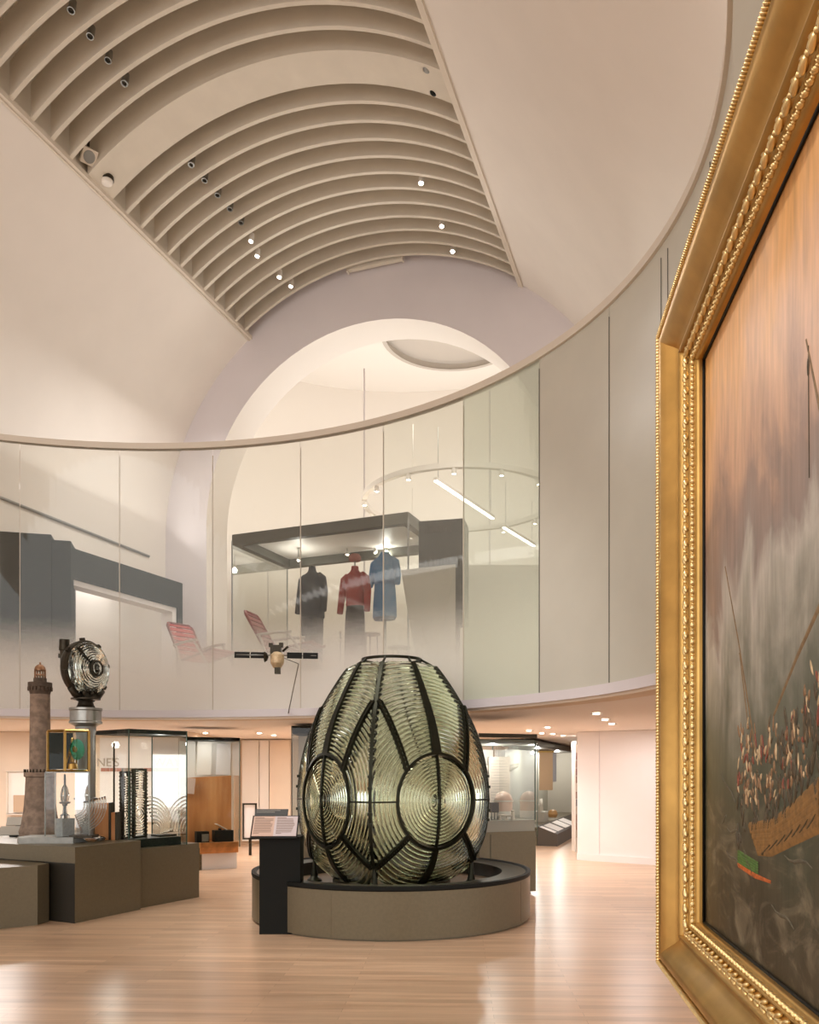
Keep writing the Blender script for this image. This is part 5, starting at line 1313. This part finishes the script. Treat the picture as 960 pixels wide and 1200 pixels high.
r = thing('grey_counter', 'pale grey angled counter panel in front of the dark sign block', 'counter', V((a.x + b_.x) / 2, 12.0, ZB))
mb = MB(); za, zb_ = H + (HY - 668) / F * 11.75, H + (HY - 661) / F * 11.2
mb.hexa([V(a.x + .35, 11.75, ZB), V(b_.x, 11.2, ZB), V(b_.x, 11.3, ZB), V(a.x + .35, 11.85, ZB), V(a.x - .0, 11.75, za), V(b_.x, 11.2, zb_), V(b_.x, 11.3, zb_), V(a.x, 11.85, za)])
mb.build('front_panel', mat('counter_grey', rgb(176, 172, 162), .5), r)
a = at(545, 904, 12.9); b_ = at(760, 904, 12.9)
mb = MB(); mb.box(((a.x + b_.x) / 2, 12.95, (ZB + 4.85) / 2), (b_.x - a.x, .1, 4.85 - ZB)); tag(mb.build('grey_partition', mat('partition_pale', rgb(196, 188, 178), .7)), 'long pale grey partition behind the hazy glass panels at right', 'partition')

# deck chairs
chair_red = mat('chair_red', rgb(178, 52, 46), .6); chair_frame = mat('chair_frame', rgb(120, 52, 44), .5); chair_grey = mat('chair_metal', rgb(176, 168, 158), .4)
def deck_chair(px, py, d, label, slat_m, frame_m, arm_m, fdir, ln):
    top = at(px, py, d); f = fdir.normalized(); w = V(-f.y, f.x); hw = .24
    r = thing('deck_chair', label, 'deck chair', V(top.x + f.x * .4, top.y + f.y * .4, ZB + .5), 'steamer chairs on the upper gallery')
    up = (f * -.50 + Zv * .86).normalized(); nrm = w.cross(up).normalized()
    bot = top - up * ln
    mb = MB()
    for sg in (-1, 1): mb.tube([bot + w * sg * hw, top + w * sg * hw - up * .05, top + w * sg * (hw - .05)], .022, 8)
    mb.tube([top - w * (hw - .05), top + w * (hw - .05)], .022, 8); mb.build('back_frame', frame_m, r)
    n = 8
    for i in range(n): 
        c = bot + up * (ln * (i + .7) / n); MB().box(c, (hw * 1.9, .018, ln / n * .68), (w, nrm, up)).build('back_slat', slat_m, r)
    sb = bot + f * .75 + Zv * .12
    mb = MB()
    for sg in (-1, 1): mb.tube([bot + w * sg * hw, sb + w * sg * hw], .02, 8)
    mb.build('seat_frame', frame_m, r)
    for i in range(6): c = bot + (sb - bot) * ((i + .5) / 6); MB().box(c, (hw * 1.9, .08, .016), (w, (sb - bot).normalized(), w.cross((sb - bot).normalized()))).build('seat_slat', slat_m, r)
    for sg in (-1, 1):
        a0_ = bot + up * .28 + w * sg * (hw + .03); a1_ = a0_ + f * .5 + Zv * .03
        mb = MB(); mb.tube([a0_, a0_ + f * .3 + Zv * .03, a1_ + f * .05], .022, 8); mb.build('armrest', arm_m, r)
        mb = MB(); mb.tube([a1_ - f * .02, sb + w * sg * (hw + .03) - f * .05 - Zv * .3], .018, 8); mb.build('leg', arm_m, r)
        mb = MB(); mb.tube([a0_ + f * .05, bot + w * sg * (hw + .03) + f * .1 - Zv * .3], .018, 8); mb.build('leg', arm_m, r)
    return r, bot
r, bt = deck_chair(210, 732, 13.0, 'red slatted deck chair left of the costume case', chair_red, chair_frame, chair_grey, V(.80, -.6), .72)
plz = bt.z - .30
mb = MB(); mb.box((bt.x + .33, bt.y - .0, (ZB + plz) / 2), (1.1, .85, plz - ZB)); tag(mb.build('low_platform', WHITEW), 'low white platform carrying the red slatted deck chair', 'platform')
r, bt = deck_chair(294, 719, 12.45, 'dark brown deck chair seen above the satellite model', mat('chair_brown', rgb(124, 62, 54), .6), chair_frame, chair_grey, V(.97, -.25), .72)
mb = MB(); mb.box((bt.x + .45, bt.y - .06, (ZB + bt.z - .30) / 2), (1.3, .56, bt.z - .30 - ZB)); tag(mb.build('low_platform', WHITEW), 'low white platform carrying the dark brown deck chair', 'platform')

# solid ring with lamps made for a ring-shaped reflection, light lines and hanging rods in the upper gallery
rc = at(540, 588, 13.8)
r = thing('reflected_ring', 'large white ring with small lamps, solid stand-in for a reflection above the costume case', 'light fitting', rc)
RR = 1.62
mb = MB(); mb.lathe([(RR - .04, -.03), (RR + .04, -.03), (RR + .04, .05), (RR - .04, .05), (RR - .04, -.03)], rc, 64); mb.build('track', WHITE, r)
for i in range(14):
    a = 2 * PI * i / 14 + .1; q = rc + V(RR * math.cos(a), RR * math.sin(a), -.09)
    mb = MB(); mb.lathe([(0, .06), (.035, .06), (.04, -.03), (.03, -.03)], q, 12); o = mb.build('lamp_head', WHITE, r)
    mb = MB(); mb.lathe([(0, -.025), (.03, -.025)], q, 12); mb.build('lamp_glow', LAMPON, o)
for i in range(3):
    a = 2 * PI * i / 3; mb = MB(); q = rc + V(RR * math.cos(a), RR * math.sin(a), .04); mb.tube([q, V(q.x, q.y, 6.85)], .006, 5); mb.build('hanging_wire', WHITE, r)
for (x0, y0, d0, x1, y1, d1_, lb) in ((510, 563, 12.4, 578, 608, 14.27, 'longer slanting bright light line above the dark sign block'), (590, 618, 14.77, 626, 640, 16.0, 'shorter slanting bright light line right of the longer one')):
    a = at(x0, y0, d0); b_ = at(x1, y1, d1_); r = thing('light_line', lb, 'light fitting', (a + b_) / 2)
    dr = (b_ - a).normalized(); sdv = dr.cross(Zv).normalized()
    MB().box((a + b_) / 2 + Zv * .03, ((b_ - a).length, .06, .05), (dr, sdv, Zv)).build('profile', WHITE, r)
    MB().box((a + b_) / 2 - Zv * .003, ((b_ - a).length - .02, .05, .012), (dr, sdv, Zv)).build('diffuser', LAMPSOFT, r)
    mb = MB(); [mb.tube([q + Zv * .05, V(q.x, q.y, 6.85)], .005, 5) for q in (a + dr * .1, b_ - dr * .1)]; mb.build('hanging_wire', GREYP, r)
for (x, d_, lb) in ((427, 17.5, 'thin pale vertical rod hanging at the left in the bright arch'), (574, 17.5, 'thin pale vertical rod hanging at the right in the bright arch')):
    a = at(x, 560, d_); tag(MB().tube([V(a.x, a.y, ZB), V(a.x, a.y, 10.2 if x < 500 else 9.9)], .018, 8).build('hanging_rod', PLASTER2), lb, 'rod')

# ---------------------------------------------------------------- lights
def area(name, loc, target, size, power, color=(1, .9, .78), sy=None, spread=180):
    l = bpy.data.lights.new(name, 'AREA'); l.energy = power; l.color = color; l.size = size; l.spread = math.radians(spread)
    if sy: l.shape = 'RECTANGLE'; l.size_y = sy
    o = bpy.data.objects.new(name, l); COL.objects.link(o); o.location = loc
    o.rotation_euler = (Vector(target) - Vector(loc)).to_track_quat('-Z', 'Y').to_euler(); return o
def spotl(name, loc, target, power, ang, color=(1, .9, .78), blend=.6, rad=.05):
    l = bpy.data.lights.new(name, 'SPOT'); l.energy = power; l.color = color; l.spot_size = math.radians(ang); l.spot_blend = blend; l.shadow_soft_size = rad
    o = bpy.data.objects.new(name, l); COL.objects.link(o); o.location = loc
    o.rotation_euler = (Vector(target) - Vector(loc)).to_track_quat('-Z', 'Y').to_euler(); return o
def point(name, loc, power, color=(1, .88, .74), rad=.1):
    l = bpy.data.lights.new(name, 'POINT'); l.energy = power; l.color = color; l.shadow_soft_size = rad
    o = bpy.data.objects.new(name, l); COL.objects.link(o); o.location = loc; return o
WARM = (1, .965, .93)
# vault uplights along the balcony rails, washing the ceiling
for i, s in enumerate((-2, -6, -10, -14)):
    area('cove_left', vp(s, -RV + .35, ZC - .1), vp(s, 0.3, 11), 3.6, 14, WARM, .5)
for i, s in enumerate((-4, -9, -14)):
    area('cove_right', vp(s, 6.3, 6.15), vp(s, 2.5, 10), 3.0, 14, WARM, .5)
for q in LIT:
    spotl('ceiling_spot', q - V(0, 0, .12), q + V(-.5, -1.5, -6), 150, 70, (1, .92, .82))
# spots from the near ceiling on the lens, the picture and the floor
for s, L, tg, pw in ((-7.5, -1.2, PC + V(0, 0, 1.4), 500), (-8.5, 1.5, PC + V(.1, 0, 1.4), 600), (-6.5, -2.2, V(-4, 9.6, 1.5), 420), (-9.5, 2.2, V(1.0, 7.5, 0), 300)):
    spotl('ceiling_spot', vp(s, L, arcz(L) - .1), tg, pw, 42, WARM)
spotl('picture_spot', V(-2.6, 2.0, 7.0), pf(.8, 2.2, 0), 420, 42, (1, .88, .72), .7, .15)
# lower gallery downlights, then added fill lights under the soffit
for q in DL: spotl('downlight_beam', q - V(0, 0, .03), q - V(0, 0, 2), 28, 120, WARM)
for x, y in ((-9, 13), (-6.3, 12.6), (-4.5, 12.6), (-2.2, 15.5), (-.6, 14), (1.2, 14.5), (3.2, 16.5), (3.6, 13), (4.5, 20), (6.2, 10.4), (-1, 12.3)):
    area('soffit_fill', V(x, y, ZS - .02), V(x, y, 0), .5, 40 if x < 3 else 17, WARM if x < 3 else (1, .955, .95))
point('case_fill', cpt(.2, .4, 0) * 0 + V(-3.1, 10.2, 1.95), 3, WARM, .05)  # added points brighten the case interiors, no fittings there
point('case_fill', V(-3.25, 13.45, 2.0), 2.5, WARM, .05)
point('case_fill', ept(.5, .6, ez(876) - .05), 12, WARM, .015)
point('case_fill', fpt(2.2, .4, 2.0), 40, WARM, .03)
point('case_fill', fpt(5.4, .4, 2.0), 55, WARM, .03)
# upper gallery and the bright hall beyond the arch
for L, s, pw in ((-3.2, 3.5, 92), (3.0, 3.5, 92), (0, 5.5, 104)):
    area('hall_light', vp(s, L, 6.2), vp(s, L, 12), 2.0, pw, (1, .955, .92))
area('gallery_light', vp(-2.0, -2.0, 8.3), vp(-2.0, -2.0, 0), 2.0, 60, WARM)
area('gallery_light', vp(-2.5, 2.4, 7.8), vp(-2.5, 2.4, 0), 2.0, 70, WARM)
area('gallery_light', gpt(1.2, 1.0, 5.0), gpt(1.2, 1.4, 3), 1.2, 12, (1, .96, .95))
for g in KL[:5:2]: point('costume_lamp', g - Zv * .08, 9, WARM, .04)
w = bpy.data.worlds.new('World'); scn.world = w; w.use_nodes = True
bg = w.node_tree.nodes['Background']; bg.inputs['Color'].default_value = (1.0, .975, .955, 1); bg.inputs['Strength'].default_value = 1.65

# ---------------------------------------------------------------- camera: level, with a vertical shift (tilt-shift lens)
cam = bpy.data.cameras.new('Camera'); co = bpy.data.objects.new('Camera', cam); COL.objects.link(co)
co.location = (0, 0, H); co.rotation_euler = (PI / 2, 0, 0)
cam.sensor_fit = 'VERTICAL'; cam.sensor_height = 36.0; cam.lens = 36.0 * F / 1200.0
cam.shift_y = (HY - 600.0) / 1200.0; cam.clip_start = .05; cam.clip_end = 200
scn.camera = co
scn.view_settings.view_transform = 'Standard'; scn.view_settings.look = 'None'; scn.view_settings.gamma = 1; scn.view_settings.use_curve_mapping = False
scn.view_settings.exposure = 0.42
c_ = scn.cycles
c_.max_bounces = 24; c_.transmission_bounces = 20; c_.transparent_max_bounces = 24; c_.diffuse_bounces = 5; c_.glossy_bounces = 4
c_.caustics_reflective = False; c_.caustics_refractive = False; c_.sample_clamp_indirect = 6
